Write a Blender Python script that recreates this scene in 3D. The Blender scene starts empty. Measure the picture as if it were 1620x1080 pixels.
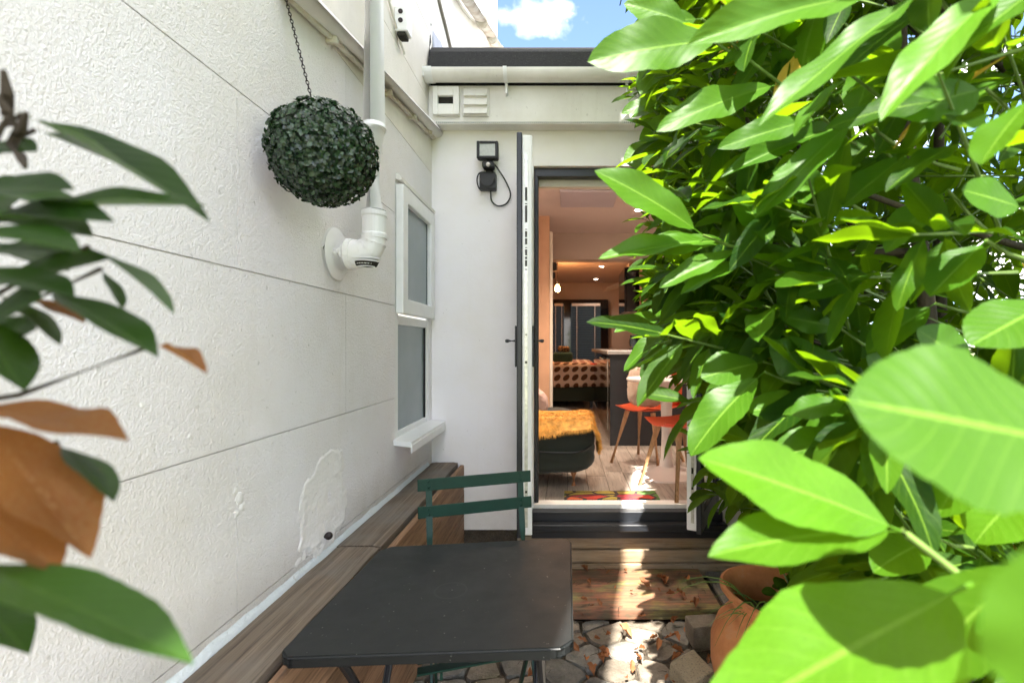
import bpy, bmesh, math, random
import numpy as np
from mathutils import Vector, Matrix, noise
R = math.radians
random.seed(7); np.random.seed(7)
S = bpy.context.scene
COL = S.collection
H = 1.36            # camera height above the paving
F = 780.0           # focal length in photo pixels
VX, VY = 895.0, 547.0
def P(px, py, d):   # a point of the place at depth d (metres) seen from the photographer's spot
    return Vector(((px-VX)*d/F, d, H-(py-VY)*d/F))
def Z(rel): return H+rel

# ------------------------------------------------------------ camera, world, sun, exposure
cd = bpy.data.cameras.new('camera'); cam = bpy.data.objects.new('camera', cd); COL.objects.link(cam)
cam.location = (0, 0, H); cam.rotation_euler = (R(90), 0, 0)
cd.sensor_width = 36; cd.lens = F/1620*36; cd.shift_x = -85/1620; cd.shift_y = 7/1620
cd.clip_start = 0.02; cd.clip_end = 3000
cd.dof.use_dof = True; cd.dof.focus_distance = 1.9; cd.dof.aperture_fstop = 3.8
S.camera = cam
SUN_T = 1.60
sun_dir = Vector((0.20, 1.0, -SUN_T)).normalized()      # the way the light travels
elev = math.asin(-sun_dir.z)
w = bpy.data.worlds.new('World'); S.world = w; w.use_nodes = True
nt = w.node_tree; nt.nodes.clear()
out = nt.nodes.new('ShaderNodeOutputWorld'); bg = nt.nodes.new('ShaderNodeBackground')
sky = nt.nodes.new('ShaderNodeTexSky'); sky.sky_type = 'NISHITA'; sky.sun_disc = False
sky.sun_elevation = elev; sky.sun_rotation = math.atan2(-sun_dir.x, -sun_dir.y); sky.air_density = .62; sky.dust_density = .4
sky.ozone_density = 1.1
tc = nt.nodes.new('ShaderNodeTexCoord')
def vm(op, a, b=None, c=None):
    n = nt.nodes.new('ShaderNodeVectorMath'); n.operation = op
    nt.links.new(a, n.inputs[0])
    if b is not None:
        if hasattr(b, 'links'): nt.links.new(b, n.inputs[1])
        else: n.inputs[1].default_value = b
    return n
cdir = Vector(((850-VX)/F, 1, (VY-28)/F)).normalized()
sub = vm('SUBTRACT', tc.outputs['Generated'], tuple(cdir))
scl = vm('MULTIPLY', sub.outputs[0], (1.0, 0.6, 2.6))
ln = vm('LENGTH', scl.outputs[0])
nz = nt.nodes.new('ShaderNodeTexNoise'); nz.inputs['Scale'].default_value = 26; nz.inputs['Detail'].default_value = 6
nt.links.new(tc.outputs['Generated'], nz.inputs['Vector'])
m1 = nt.nodes.new('ShaderNodeMath'); m1.operation = 'MULTIPLY_ADD'; m1.inputs[1].default_value = 0.11
nt.links.new(nz.outputs['Fac'], m1.inputs[0]); nt.links.new(ln.outputs['Value'], m1.inputs[2])
rp = nt.nodes.new('ShaderNodeMapRange'); rp.inputs['From Min'].default_value = 0.125; rp.inputs['From Max'].default_value = 0.03
rp.inputs['To Min'].default_value = 0; rp.inputs['To Max'].default_value = 0.6
nt.links.new(m1.outputs[0], rp.inputs['Value'])
# cloud added over the unseen sky to raise and whiten the ambient light
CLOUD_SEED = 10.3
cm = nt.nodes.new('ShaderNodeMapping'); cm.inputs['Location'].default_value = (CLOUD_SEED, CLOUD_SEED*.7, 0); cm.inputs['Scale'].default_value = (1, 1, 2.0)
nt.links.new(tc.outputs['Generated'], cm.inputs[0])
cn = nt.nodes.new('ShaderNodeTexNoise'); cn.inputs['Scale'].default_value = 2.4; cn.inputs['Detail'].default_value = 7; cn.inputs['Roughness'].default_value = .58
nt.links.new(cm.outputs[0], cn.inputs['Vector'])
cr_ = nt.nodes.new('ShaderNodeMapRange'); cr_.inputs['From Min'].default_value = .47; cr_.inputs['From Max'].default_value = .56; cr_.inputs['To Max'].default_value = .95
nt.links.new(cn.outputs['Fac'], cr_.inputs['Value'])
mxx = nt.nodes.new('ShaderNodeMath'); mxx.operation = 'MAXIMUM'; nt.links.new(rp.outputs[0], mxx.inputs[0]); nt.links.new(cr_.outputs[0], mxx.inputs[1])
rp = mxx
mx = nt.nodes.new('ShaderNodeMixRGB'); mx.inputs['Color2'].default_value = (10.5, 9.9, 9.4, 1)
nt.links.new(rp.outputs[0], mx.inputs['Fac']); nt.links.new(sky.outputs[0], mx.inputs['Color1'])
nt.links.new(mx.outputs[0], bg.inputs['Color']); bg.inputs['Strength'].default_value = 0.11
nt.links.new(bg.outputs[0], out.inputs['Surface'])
sl = bpy.data.lights.new('sun', 'SUN'); sl.energy = 4.8; sl.angle = R(0.5); sl.color = (1, 0.95, 0.87)
so = bpy.data.objects.new('sun', sl); COL.objects.link(so); so.location = (-2, -6, 9)
so.rotation_euler = sun_dir.to_track_quat('-Z', 'Y').to_euler()
vs = S.view_settings; vs.view_transform = 'Standard'; vs.look = 'None'; vs.gamma = 1; vs.use_curve_mapping = False
vs.exposure = 2.58

# ------------------------------------------------------------ materials
class N:
    def __init__(s, name):
        s.m = bpy.data.materials.new(name); s.m.use_nodes = True; s.t = s.m.node_tree
        s.b = s.t.nodes['Principled BSDF']; s.o = s.t.nodes['Material Output']
    def n(s, typ, **kw):
        x = s.t.nodes.new('ShaderNode'+typ)
        for k, v in kw.items(): setattr(x, k, v)
        return x
    def l(s, a, b): s.t.links.new(a, b)
    def coord(s, scale=(1,1,1), kind='Object', rot=(0,0,0)):
        c = s.n('TexCoord'); m = s.n('Mapping'); m.inputs['Scale'].default_value = scale; m.inputs['Rotation'].default_value = rot
        s.l(c.outputs[kind], m.inputs[0]); return m.outputs[0]
    def noise(s, vec, scale, detail=5, rough=.55, dist=0):
        x = s.n('TexNoise'); x.inputs['Scale'].default_value = scale; x.inputs['Detail'].default_value = detail
        x.inputs['Roughness'].default_value = rough; x.inputs['Distortion'].default_value = dist
        s.l(vec, x.inputs['Vector']); return x.outputs['Fac']
    def ramp(s, fac, stops, interp='LINEAR'):
        x = s.n('ValToRGB'); x.color_ramp.interpolation = interp
        e = x.color_ramp.elements
        while len(e) < len(stops): e.new(0.5)
        for i, (p, c) in enumerate(stops):
            e[i].position = p; e[i].color = (*c, 1) if len(c) == 3 else c
        s.l(fac, x.inputs[0]); return x.outputs[0]
    def mix(s, fac, a, b, mode='MIX'):
        x = s.n('MixRGB', blend_type=mode)
        for i, v in enumerate((fac, a, b)):
            if hasattr(v, 'links'): s.l(v, x.inputs[i])
            else: x.inputs[i].default_value = v if i == 0 else ((*v, 1) if len(v) == 3 else v)
        return x.outputs[0]
    def math(s, op, a, b=None, c=None):
        x = s.n('Math', operation=op)
        for i, v in enumerate((a, b, c)):
            if v is None: continue
            if hasattr(v, 'links'): s.l(v, x.inputs[i])
            else: x.inputs[i].default_value = v
        return x.outputs[0]
    def bump(s, h, strength=.3, dist=.01, prev=None):
        x = s.n('Bump'); x.inputs['Strength'].default_value = strength; x.inputs['Distance'].default_value = dist
        s.l(h, x.inputs['Height'])
        if prev is not None: s.l(prev, x.inputs['Normal'])
        s.l(x.outputs[0], s.b.inputs['Normal']); return x.outputs[0]
    def base(s, c):
        if hasattr(c, 'links'): s.l(c, s.b.inputs['Base Color'])
        else: s.b.inputs['Base Color'].default_value = (*c, 1)
    def set(s, **k):
        for a, v in k.items(): s.b.inputs[a.replace('_', ' ')].default_value = v
        return s

def plain(name, c, rough=.5, var=.15, scale=30, bump=.05, metal=0, spec=.5, bdist=.002):
    k = N(name); v = k.coord()
    f = k.noise(v, scale); d = tuple(x*(1-var) for x in c); e = tuple(min(1, x*(1+var)) for x in c)
    k.base(k.ramp(f, [(.3, d), (.7, e)])); k.set(Roughness=rough, Metallic=metal); k.b.inputs['Specular IOR Level'].default_value = spec
    if bump: k.bump(k.noise(v, scale*6), bump, bdist)
    return k.m

def stucco(name, c, dirt, coarse=230, strength=.85, drips=True, algae=None):
    k = N(name); v = k.coord()
    big = k.noise(v, 1.6, 6, .6)
    col = k.mix(k.ramp(big, [(.42, (0,0,0)), (.75, (.5,.5,.5))]), c, dirt)
    if drips:
        v2 = k.coord((9, 9, .8)); dr = k.noise(v2, 2.2, 5, .6)
        col = k.mix(k.ramp(dr, [(.56, (0,0,0)), (.8, (.16,.16,.16))]), col, dirt)
    if algae:       # green yellow growth under the eaves and rain splash at the foot
        po = k.n('NewGeometry').outputs['Position']; sz = k.n('SeparateXYZ'); k.l(po, sz.inputs[0])
        gn = k.noise(v, 3.5, 6, .65)
        def band(a, b): 
            m_ = k.n('MapRange'); m_.inputs['From Min'].default_value = a; m_.inputs['From Max'].default_value = b; k.l(sz.outputs['Z'], m_.inputs['Value']); return m_.outputs[0]
        f1 = k.math('MULTIPLY', band(*algae[0]), k.math('MULTIPLY', gn, .95)); col = k.mix(f1, col, algae[2])
        f2 = k.math('MULTIPLY', band(*algae[1]), k.math('MULTIPLY', gn, 1.0)); col = k.mix(f2, col, (.42,.37,.29))
    sp = k.noise(v, 55, 3, .5)
    col = k.mix(k.ramp(sp, [(.70, (0,0,0)), (.74, (.35,.35,.35))]), col, (.33,.31,.27))
    k.base(col); k.set(Roughness=.85)
    a = k.noise(v, coarse, 4, .6); b = k.noise(v, coarse*.35, 3, .5)
    h = k.math('ADD', a, k.math('MULTIPLY', b, .6)); k.bump(h, strength, .006)
    return k.m

def wood(name, a, b, axis=1, scale=1.0, rough=.75, bump=.4, grey=None, cross=22):
    k = N(name)
    sc = [cross*scale]*3; sc[axis] = 1.4*scale
    v = k.coord(tuple(sc)); oi = k.n('ObjectInfo')
    vv = k.n('VectorMath', operation='ADD'); k.l(v, vv.inputs[0])
    off = k.n('VectorMath', operation='SCALE'); off.inputs[0].default_value = (13, 7, 19); k.l(oi.outputs['Random'], off.inputs['Scale'])
    k.l(off.outputs[0], vv.inputs[1]); v = vv.outputs[0]
    f = k.noise(v, 1.0, 8, .62, 1.2); g = k.noise(v, 5.5, 6, .6, .3)
    c = k.ramp(f, [(.3, a), (.52, tuple((x+y)/2 for x, y in zip(a, b))), (.7, b)])
    c = k.mix(k.ramp(g, [(.35, (.55,.55,.55)), (.5, (0,0,0))]), c, tuple(x*.35 for x in a))
    if grey:
        vo = k.coord(); p = k.noise(vo, 4, 5, .6)
        c = k.mix(k.ramp(p, [(.4, (0,0,0)), (.65, (.8,.8,.8))]), c, grey)
    br = k.math('MULTIPLY_ADD', oi.outputs['Random'], .35, .82)
    hs = k.n('HueSaturation'); k.l(c, hs.inputs['Color']); k.l(br, hs.inputs['Value'])
    k.base(hs.outputs[0]); k.set(Roughness=rough)
    k.bump(k.math('ADD', f, g), bump, .004)
    return k.m

def leafmat(name, dark, light, trans, tmix=.38, vein=(.30,.42,.12), rough=.33, blotch=None, spec=.24):
    k = N(name)
    uv = k.n('TexCoord').outputs['UV']; sx = k.n('SeparateXYZ'); k.l(uv, sx.inputs[0])
    at = k.n('Attribute', attribute_name='rnd'); oi = k.n('ObjectInfo')
    rnd = k.math('FRACT', k.math('ADD', at.outputs['Fac'], oi.outputs['Random']))
    c = k.ramp(rnd, [(0, dark), (.55, tuple((x+y)/2 for x, y in zip(dark, light))), (.86, light), (1, tuple(x*1.25 for x in light))])
    av = k.math('ABSOLUTE', k.math('SUBTRACT', sx.outputs['Y'], .5))
    mid = k.math('LESS_THAN', av, .022)
    s1 = k.math('FRACT', k.math('MULTIPLY', k.math('SUBTRACT', sx.outputs['X'], k.math('MULTIPLY', av, .42)), 11))
    side = k.math('ABSOLUTE', k.math('SUBTRACT', s1, .5))
    vn = k.math('MAXIMUM', k.math('MULTIPLY', mid, .75), k.math('MULTIPLY', k.math('GREATER_THAN', side, .468), .26))
    c2 = k.mix(vn, c, vein)
    nzv = k.noise(k.coord(), 60, 4)
    c2 = k.mix(k.ramp(nzv, [(.35, (.3,.3,.3)), (.6, (0,0,0))]), c2, tuple(x*.6 for x in dark))
    hs_ = k.noise(k.coord(), 85, 3, .6); c2 = k.mix(k.ramp(hs_, [(.70, (0,0,0)), (.73, (.7,.7,.7))]), c2, (.10,.07,.02))
    if blotch:
        q = k.noise(k.coord(), 30, 5)
        c2 = k.mix(k.ramp(q, [(.48, (0,0,0)), (.56, (.95,.95,.95))]), c2, blotch)
        q2 = k.noise(k.coord(), 75, 6, .7); c2 = k.mix(k.ramp(q2, [(.5, (0,0,0)), (.66, (.8,.8,.8))]), c2, (.30,.19,.10))
    k.base(c2); k.set(Roughness=rough); k.b.inputs['Specular IOR Level'].default_value = spec
    bh = k.math('ADD', k.math('MULTIPLY', k.math('SMOOTH_MIN', side, .44, .12), 1.2), k.math('MULTIPLY', nzv, .35))
    k.bump(bh, .22, .0015)
    tr = k.n('BsdfTranslucent'); tcol = k.mix(vn, trans, tuple(x*.85 for x in trans)); k.l(tcol, tr.inputs['Color'])
    ms = k.n('MixShader'); ms.inputs[0].default_value = tmix
    k.l(k.b.outputs[0], ms.inputs[1]); k.l(tr.outputs[0], ms.inputs[2]); k.l(ms.outputs[0], k.o.inputs['Surface'])
    return k.m

def emit(name, c, s):
    k = N(name); k.base((0,0,0)); k.b.inputs['Emission Color'].default_value = (*c, 1); k.b.inputs['Emission Strength'].default_value = s
    return k.m

def glass(name, c, rough=.1):
    k = N(name); k.base(c); k.set(Roughness=rough); k.b.inputs['Transmission Weight'].default_value = 1; k.set(IOR=1.1); return k.m

M = {}
M['render'] = stucco('white_render', (.93,.90,.92), (.70,.64,.53), algae=((2.3, 3.1), (.84, .66), (.72,.66,.50)))
M['render_back'] = stucco('white_render_smooth', (.93,.90,.92), (.80,.74,.64), 60, .12, True, ((2.42, 2.72), (.62, .25), (.70,.66,.40)))
M['render_up'] = stucco('cream_render', (.86,.815,.76), (.55,.49,.40), 120, .4)
M['groove'] = stucco('render_groove', (.78,.75,.69), (.62,.58,.50), 120, .3, False)
M['patch'] = stucco('plaster_patch', (.90,.87,.86), (.66,.66,.62), 60, .6, False)
M['bluepaint'] = stucco('flaking_paint', (.72,.77,.79), (.5,.52,.52), 70, .7, False)
M['upvc'] = plain('white_upvc', (.85,.85,.84), .3, .04, 12, .02)
M['upvc_dirty'] = stucco('weathered_upvc', (.86,.84,.80), (.45,.40,.30), 20, .04)
def pipe_mat():
    k = N('stained_pipe'); v = k.coord()
    c = k.ramp(k.noise(v, 7, 7, .65), [(.42, (.74,.72,.66)), (.6, (.58,.50,.40)), (.75, (.30,.22,.15))])
    k.base(c); k.set(Roughness=.6); k.bump(k.noise(v, 60), .15, .002); return k.m
M['oldpipe'] = pipe_mat()
M['pvc'] = plain('pipe_pvc', (.88,.87,.88), .38, .04, 9, .02)
M['black'] = plain('black_metal', (.018,.018,.02), .38, .2, 40, .05)
M['anthracite'] = plain('anthracite_frame', (.016,.018,.022), .35, .15, 15, .03)
M['blackplastic'] = plain('black_plastic', (.02,.02,.022), .5, .2, 40, .08)
M['steel'] = plain('lock_steel', (.55,.55,.48), .35, .2, 60, .05, metal=.8)
def felt():
    k = N('roofing_felt'); v = k.coord()
    f = k.noise(v, 260, 2, .7)
    k.base(k.ramp(f, [(.4, (.012,.012,.013)), (.62, (.03,.03,.03)), (.75, (.13,.13,.12))])); k.set(Roughness=.9)
    k.bump(f, .8, .006); return k.m
M['felt'] = felt()
M['frost'] = (lambda k: (k.base(k.ramp(k.noise(k.coord(), 3), [(.3, (.20,.25,.26)), (.7, (.26,.31,.32))])), k.set(Roughness=.22), k.bump(k.noise(k.coord(), 220), .2, .002), k.m)[-1])(N('frosted_glass'))
M['glass'] = glass('clear_glass', (.9,.95,.93), .02)
M['rubber'] = plain('black_gasket', (.01,.01,.01), .6, .1)
M['wood_grey'] = wood('weathered_plank', (.075,.052,.034), (.22,.17,.125), 1, .55, .8, .9, (.15,.135,.12), 60)
M['wood_fence'] = wood('brown_board', (.17,.09,.045), (.34,.20,.115), 1, .9, .7, .5)
M['wood_step'] = wood('step_sleeper', (.20,.13,.065), (.42,.29,.17), 0, .7, .75, .7, (.30,.25,.19))
M['wood_in'] = wood('oak_leg', (.50,.29,.14), (.66,.42,.23), 2, 1.2, .45, .1)
M['wood_dark'] = wood('sofa_leg', (.30,.12,.05), (.42,.2,.09), 2, 1.2, .4, .1)
M['floor'] = wood('pale_floorboard', (.36,.31,.26), (.52,.46,.40), 1, .8, .38, .08)
M['plaster'] = plain('pink_plaster', (.52,.42,.36), .7, .05, 3, .03)
M['orange_plaster'] = plain('bare_plaster', (.62,.36,.22), .75, .1, 4, .05)
M['ceil'] = plain('ceiling_paint', (.56,.46,.42), .7, .04, 3, .02)
M['trim'] = plain('cream_trim', (.72,.66,.56), .5, .06, 8, .02)
M['panel'] = plain('grey_heater_panel', (.42,.38,.42), .4, .03, 6, 0)
M['gloss'] = plain('gloss_black_door', (.008,.008,.009), .06, .1, 8, 0)
M['worktop'] = plain('grey_worktop', (.35,.34,.32), .35, .1, 60, .03)
def table_mat():
    k = N('table_laminate'); v = k.coord()
    s = k.noise(v, 3.2, 5, .6); sp = k.noise(v, 95, 2, .5)
    c = k.ramp(s, [(.3, (.006,.007,.008)), (.7, (.012,.014,.014))])
    # faint ring left by a pot
    d = k.n('VectorMath', operation='DISTANCE'); d.inputs[1].default_value = (-.015, -.03, 0.71); k.l(k.coord(), d.inputs[0])
    ring = k.math('LESS_THAN', k.math('ABSOLUTE', k.math('SUBTRACT', k.math('ADD', d.outputs['Value'], k.math('MULTIPLY', s, .02)), .055)), .0025)
    c = k.mix(k.math('MULTIPLY', ring, .12), c, (.085,.10,.095))
    c = k.mix(k.ramp(sp, [(.735, (0,0,0)), (.76, (.5,.5,.5))]), c, (.28,.28,.25))
    k.base(c); k.l(k.ramp(k.noise(v, 8, 6, .6), [(.3, (.42,.42,.42)), (.7, (.58,.58,.58))]), k.b.inputs['Roughness']); k.b.inputs['Specular IOR Level'].default_value = .4; k.bump(k.noise(v, 300, 2), .06, .001); return k.m
M['table'] = table_mat()
M['green'] = plain('green_enamel', (.005,.036,.023), .42, .12, 25, .05, spec=.3)
M['chain'] = plain('rusty_chain', (.05,.04,.04), .5, .3, 60, .1, metal=.7)
def terracotta():
    k = N('terracotta'); v = k.coord()
    c = k.ramp(k.noise(v, 9, 7, .65), [(.3, (.36,.12,.04)), (.6, (.54,.21,.075)), (.8, (.50,.30,.17))])
    g = k.noise(v, 3, 5); c = k.mix(k.ramp(g, [(.55, (0,0,0)), (.75, (.6,.6,.6))]), c, (.22,.13,.08))
    k.base(c); k.set(Roughness=.7); k.bump(k.noise(v, 60, 5), .35, .003); return k.m
M['terracotta'] = terracotta()
def stone(name, stops, sc=9):
    k = N(name); v = k.coord(); oi = k.n('ObjectInfo')
    c = k.ramp(k.noise(v, sc, 8, .7), stops)
    g = k.noise(v, 160, 3, .6); c = k.mix(k.ramp(g, [(.55, (0,0,0)), (.66, (.6,.6,.6))]), c, (.12,.11,.09))
    mo = k.noise(v, 5, 6, .65); c = k.mix(k.ramp(mo, [(.56, (0,0,0)), (.72, (.6,.6,.6))]), c, (.10,.11,.05))
    hs = k.n('HueSaturation'); k.l(c, hs.inputs['Color']); k.l(k.math('MULTIPLY_ADD', oi.outputs['Random'], .55, .7), hs.inputs['Value'])
    k.base(hs.outputs[0]); k.set(Roughness=.85)
    h = k.math('ADD', k.noise(v, 35, 6, .65), k.math('MULTIPLY', g, .4)); k.bump(h, .9, .012); return k.m
M['stone'] = stone('paving_stone', [(.25, (.10,.083,.062)), (.5, (.20,.165,.125)), (.75, (.32,.27,.21))])
M['stone_dark'] = stone('granite_sett', [(.25, (.07,.067,.06)), (.5, (.16,.15,.13)), (.75, (.28,.26,.22))])
M['brick'] = stone('broken_block', [(.25, (.30,.22,.13)), (.5, (.42,.34,.22)), (.75, (.55,.46,.32))])
M['soil'] = stone('soil', [(.3, (.035,.025,.016)), (.6, (.09,.065,.04)), (.8, (.16,.12,.08))], 14)
M['ground'] = stone('bare_ground', [(.3, (.06,.07,.03)), (.6, (.12,.13,.05)), (.8, (.2,.19,.10))], 2)
def mat_out():
    k = N('painted_board'); v = k.coord((1.5, 3.2, 3.2))
    a = k.noise(v, 1.1, 5, .6, .4)
    c = k.ramp(a, [(.30, (.06,.10,.20)), (.40, (.30,.30,.08)), (.47, (.34,.10,.06)), (.56, (.40,.16,.07)), (.62, (.36,.32,.08)), (.72, (.10,.16,.10))])
    v2 = k.coord((2, 24, 24)); g = k.noise(v2, 3, 6, .65); wn = k.noise(k.coord((4, 11, 11)), 2.2, 8, .7)
    c = k.mix(k.ramp(wn, [(.40, (.95,.95,.95)), (.60, (.25,.25,.25))]), c, (.15,.105,.06))
    c = k.mix(k.ramp(g, [(.42, (.5,.5,.5)), (.58, (0,0,0))]), c, (.05,.04,.025))
    k.base(c); k.set(Roughness=.8); k.bump(g, .5, .004); return k.m
M['painted'] = mat_out()
def rug():
    k = N('leaf_pattern_rug'); v = k.coord((7, 12, 1))
    vo = k.n('TexVoronoi', feature='F1'); k.l(v, vo.inputs['Vector']); vo.inputs['Scale'].default_value = 1
    sp = k.n('SeparateXYZ'); k.l(vo.outputs['Color'], sp.inputs[0])
    c = k.ramp(sp.outputs[0], [(0, (.50,.05,.03)), (.3, (.55,.11,.04)), (.42, (.10,.22,.05)), (.6, (.06,.13,.20)), (.75, (.40,.30,.06)), (.9, (.35,.03,.04))], 'CONSTANT')
    ve = k.n('TexVoronoi', feature='DISTANCE_TO_EDGE'); k.l(v, ve.inputs['Vector']); ve.inputs['Scale'].default_value = 1
    c = k.mix(k.math('LESS_THAN', ve.outputs['Distance'], .07), c, (.05,.035,.03))
    k.base(c); k.set(Roughness=.95); k.bump(k.noise(k.coord(), 400, 2), .5, .003); return k.m
M['rug'] = rug()
def duvet():
    k = N('leaf_print_duvet'); v = k.coord((7.2, 7.2, 7.6)); sx = k.n('SeparateXYZ'); k.l(v, sx.inputs[0])
    X = k.math('ADD', sx.outputs['X'], k.math('MULTIPLY', sx.outputs['Y'], .0)); Y = k.math('ADD', sx.outputs['Z'], sx.outputs['Y'])
    fx = k.math('SUBTRACT', k.math('FRACT', X), .5); fy = k.math('SUBTRACT', k.math('FRACT', Y), .5)
    a = k.math('ADD', fx, fy); b = k.math('SUBTRACT', fx, fy)
    d = k.math('ADD', k.math('MULTIPLY', k.math('MULTIPLY', a, a), 1.1), k.math('MULTIPLY', k.math('MULTIPLY', b, b), 2.6))
    inside = k.math('LESS_THAN', d, .42)
    alt = k.math('LESS_THAN', k.math('FRACT', k.math('MULTIPLY', k.math('ADD', k.math('FLOOR', X), k.math('MULTIPLY', k.math('FLOOR', Y), 2)), .3334)), .3)
    pc = k.mix(alt, (.14,.06,.02), (.70,.06,.04))
    k.base(k.mix(inside, (.85,.68,.52), pc)); k.set(Roughness=.9); return k.m
M['duvet'] = duvet()
def fabric(name, c, sc=500, var=.25):
    k = N(name); v = k.coord(); f = k.noise(v, sc, 2, .6)
    k.base(k.ramp(f, [(.3, tuple(x*(1-var) for x in c)), (.7, tuple(x*(1+var) for x in c))])); k.set(Roughness=.95)
    k.b.inputs['Sheen Weight'].default_value = .15; k.bump(f, .4, .002); return k.m
M['sofa'] = fabric('green_corduroy', (.026,.033,.026)); M['cushion'] = fabric('pink_fabric', (.60,.40,.34)); M['cushion2'] = fabric('cream_fabric', (.62,.47,.36))
M['bedgreen'] = fabric('green_bed_base', (.035,.05,.03)); M['towel'] = fabric('green_towel', (.03,.09,.07), 300)
M['fur'] = plain('mustard_fur', (.70,.36,.07), .8, .35, 25, 0)
M['leopard'] = (lambda k: (k.base(k.ramp(k.noise(k.coord(), 45, 3), [(.45, (.03,.02,.015)), (.52, (.38,.24,.11))])), k.set(Roughness=.9), k.m)[-1])(N('leopard_print'))
M['orange'] = plain('orange_shell', (.62,.10,.03), .4, .05, 10, 0)
M['whiteplastic'] = plain('white_lacquer', (.74,.68,.64), .3, .03, 10, 0)
M['tile'] = plain('terracotta_tile', (.36,.13,.07), .25, .15, 12, .03)
M['blind'] = plain('blind_slat', (.035,.045,.05), .45, .05, 10, 0)
M['night'] = plain('door_glazing', (.035,.05,.055), .1, .2, 3, 0)
M['daypane'] = emit('daylight_glow_glazing', (.45,.62,.70), .010)  # faint glow put in for daylight outside the far doors
M['spot'] = emit('lit_spot', (1,.85,.65), 12); M['bulb'] = emit('lit_filament', (1,.42,.12), 25)
M['lens'] = plain('lamp_lens', (.50,.52,.50), .2, .1, 60, .1)
M['dark'] = plain('dark_hole', (.02,.018,.012), .9, .1)
M['slate'] = plain('slate_flashing', (.28,.30,.36), .5, .15, 20, .1)
M['cable'] = plain('grey_cable', (.30,.27,.23), .6, .2, 30, .05)
M['ltop'] = leafmat('darkened_laurel_leaf', (.004,.019,.002), (.028,.078,.004), (.25,.46,.006), .36, (.12,.22,.02), .50, spec=.09)  # darkened copy: deep shade of the shrub put into the colour
M['lhero'] = leafmat('sun_toned_laurel_leaf', (.026,.080,.004), (.046,.122,.006), (.25,.46,.006), .36, (.13,.24,.03), .42, spec=.2)  # lighter copy: sun on the near leaves put into the colour
M['lleft'] = leafmat('young_laurel_leaf', (.008,.028,.004), (.026,.066,.010), (.10,.22,.015), .24, (.06,.12,.02), .38, spec=.2)  # leaf colour of the young laurel on the left
M['lbrown'] = leafmat('withered_leaf', (.12,.05,.018), (.24,.12,.04), (.50,.20,.04), .42, (.38,.22,.09), .55, (.16,.055,.015))
M['lyellow'] = leafmat('yellow_leaf', (.45,.28,.03), (.55,.38,.05), (.6,.4,.04), .35, (.6,.45,.1), .5)
M['box'] = leafmat('topiary_leaf', (.006,.018,.009), (.035,.075,.032), (.05,.14,.03), .12, (.05,.1,.05), .27, spec=.7)
M['boxcore'] = plain('topiary_core', (.010,.022,.010), .9, .3, 60, .3)
M['bark'] = plain('laurel_bark', (.04,.028,.016), .8, .35, 25, .5, bdist=.006)
M['twig'] = plain('green_twig', (.09,.15,.025), .5, .25, 25, .1)
M['dry'] = leafmat('fallen_leaf', (.20,.075,.03), (.36,.15,.06), (.4,.15,.05), .15, (.35,.2,.1), .6)

# ------------------------------------------------------------ object helpers
OFF = {}
def thing(name, label, cat, loc=(0,0,0), group=None, kind=None):
    o = bpy.data.objects.new(name, None); COL.objects.link(o); o.location = loc; o.empty_display_size = .1
    OFF[o.name] = Vector(loc)
    if label: o['label'] = label
    if cat: o['category'] = cat
    if group: o['group'] = group
    if kind: o['kind'] = kind
    return o
def tag(o, label=None, cat=None, group=None, kind=None):
    if label: o['label'] = label
    if cat: o['category'] = cat
    if group: o['group'] = group
    if kind: o['kind'] = kind
    return o
def ob(name, bm, mat, parent=None, smooth=False, origin=None):
    me = bpy.data.meshes.new(name)
    if isinstance(bm, bmesh.types.BMesh):
        bmesh.ops.recalc_face_normals(bm, faces=bm.faces)
        if smooth:
            for e in bm.edges:
                if e.calc_face_angle(0) > .8: e.smooth = False
        bm.to_mesh(me); bm.free()
    else: me.from_pydata(bm[0], [], bm[1])
    me.materials.append(M[mat] if isinstance(mat, str) else mat)
    o = bpy.data.objects.new(name, me); COL.objects.link(o)
    off = OFF[parent.name] if parent is not None else Vector((0,0,0))
    if origin is not None:
        origin = Vector(origin); me.transform(Matrix.Translation(-origin)); o.location = origin-off; OFF[o.name] = origin
    else:
        me.transform(Matrix.Translation(-off)); OFF[o.name] = off
    if parent is not None: o.parent = parent
    if smooth: me.polygons.foreach_set('use_smooth', [True]*len(me.polygons))
    return o
NB = bmesh.new
def box(bm, lo, hi, bev=0, seg=1):
    lo, hi = Vector(lo), Vector(hi)
    g = bmesh.ops.create_cube(bm, size=1, matrix=Matrix.Translation((lo+hi)/2) @ Matrix.Diagonal((*(hi-lo), 1)))
    if bev:
        es = list({e for v in g['verts'] for e in v.link_edges})
        bmesh.ops.bevel(bm, geom=es, offset=bev, segments=seg, affect='EDGES', profile=.6)
    return bm
def B(*a, **k): return box(NB(), *a, **k)
def frame_of(d):
    d = d.normalized(); a = Vector((0,0,1)) if abs(d.z) < .9 else Vector((1,0,0))
    x = d.cross(a).normalized(); return x, x.cross(d).normalized()
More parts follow.
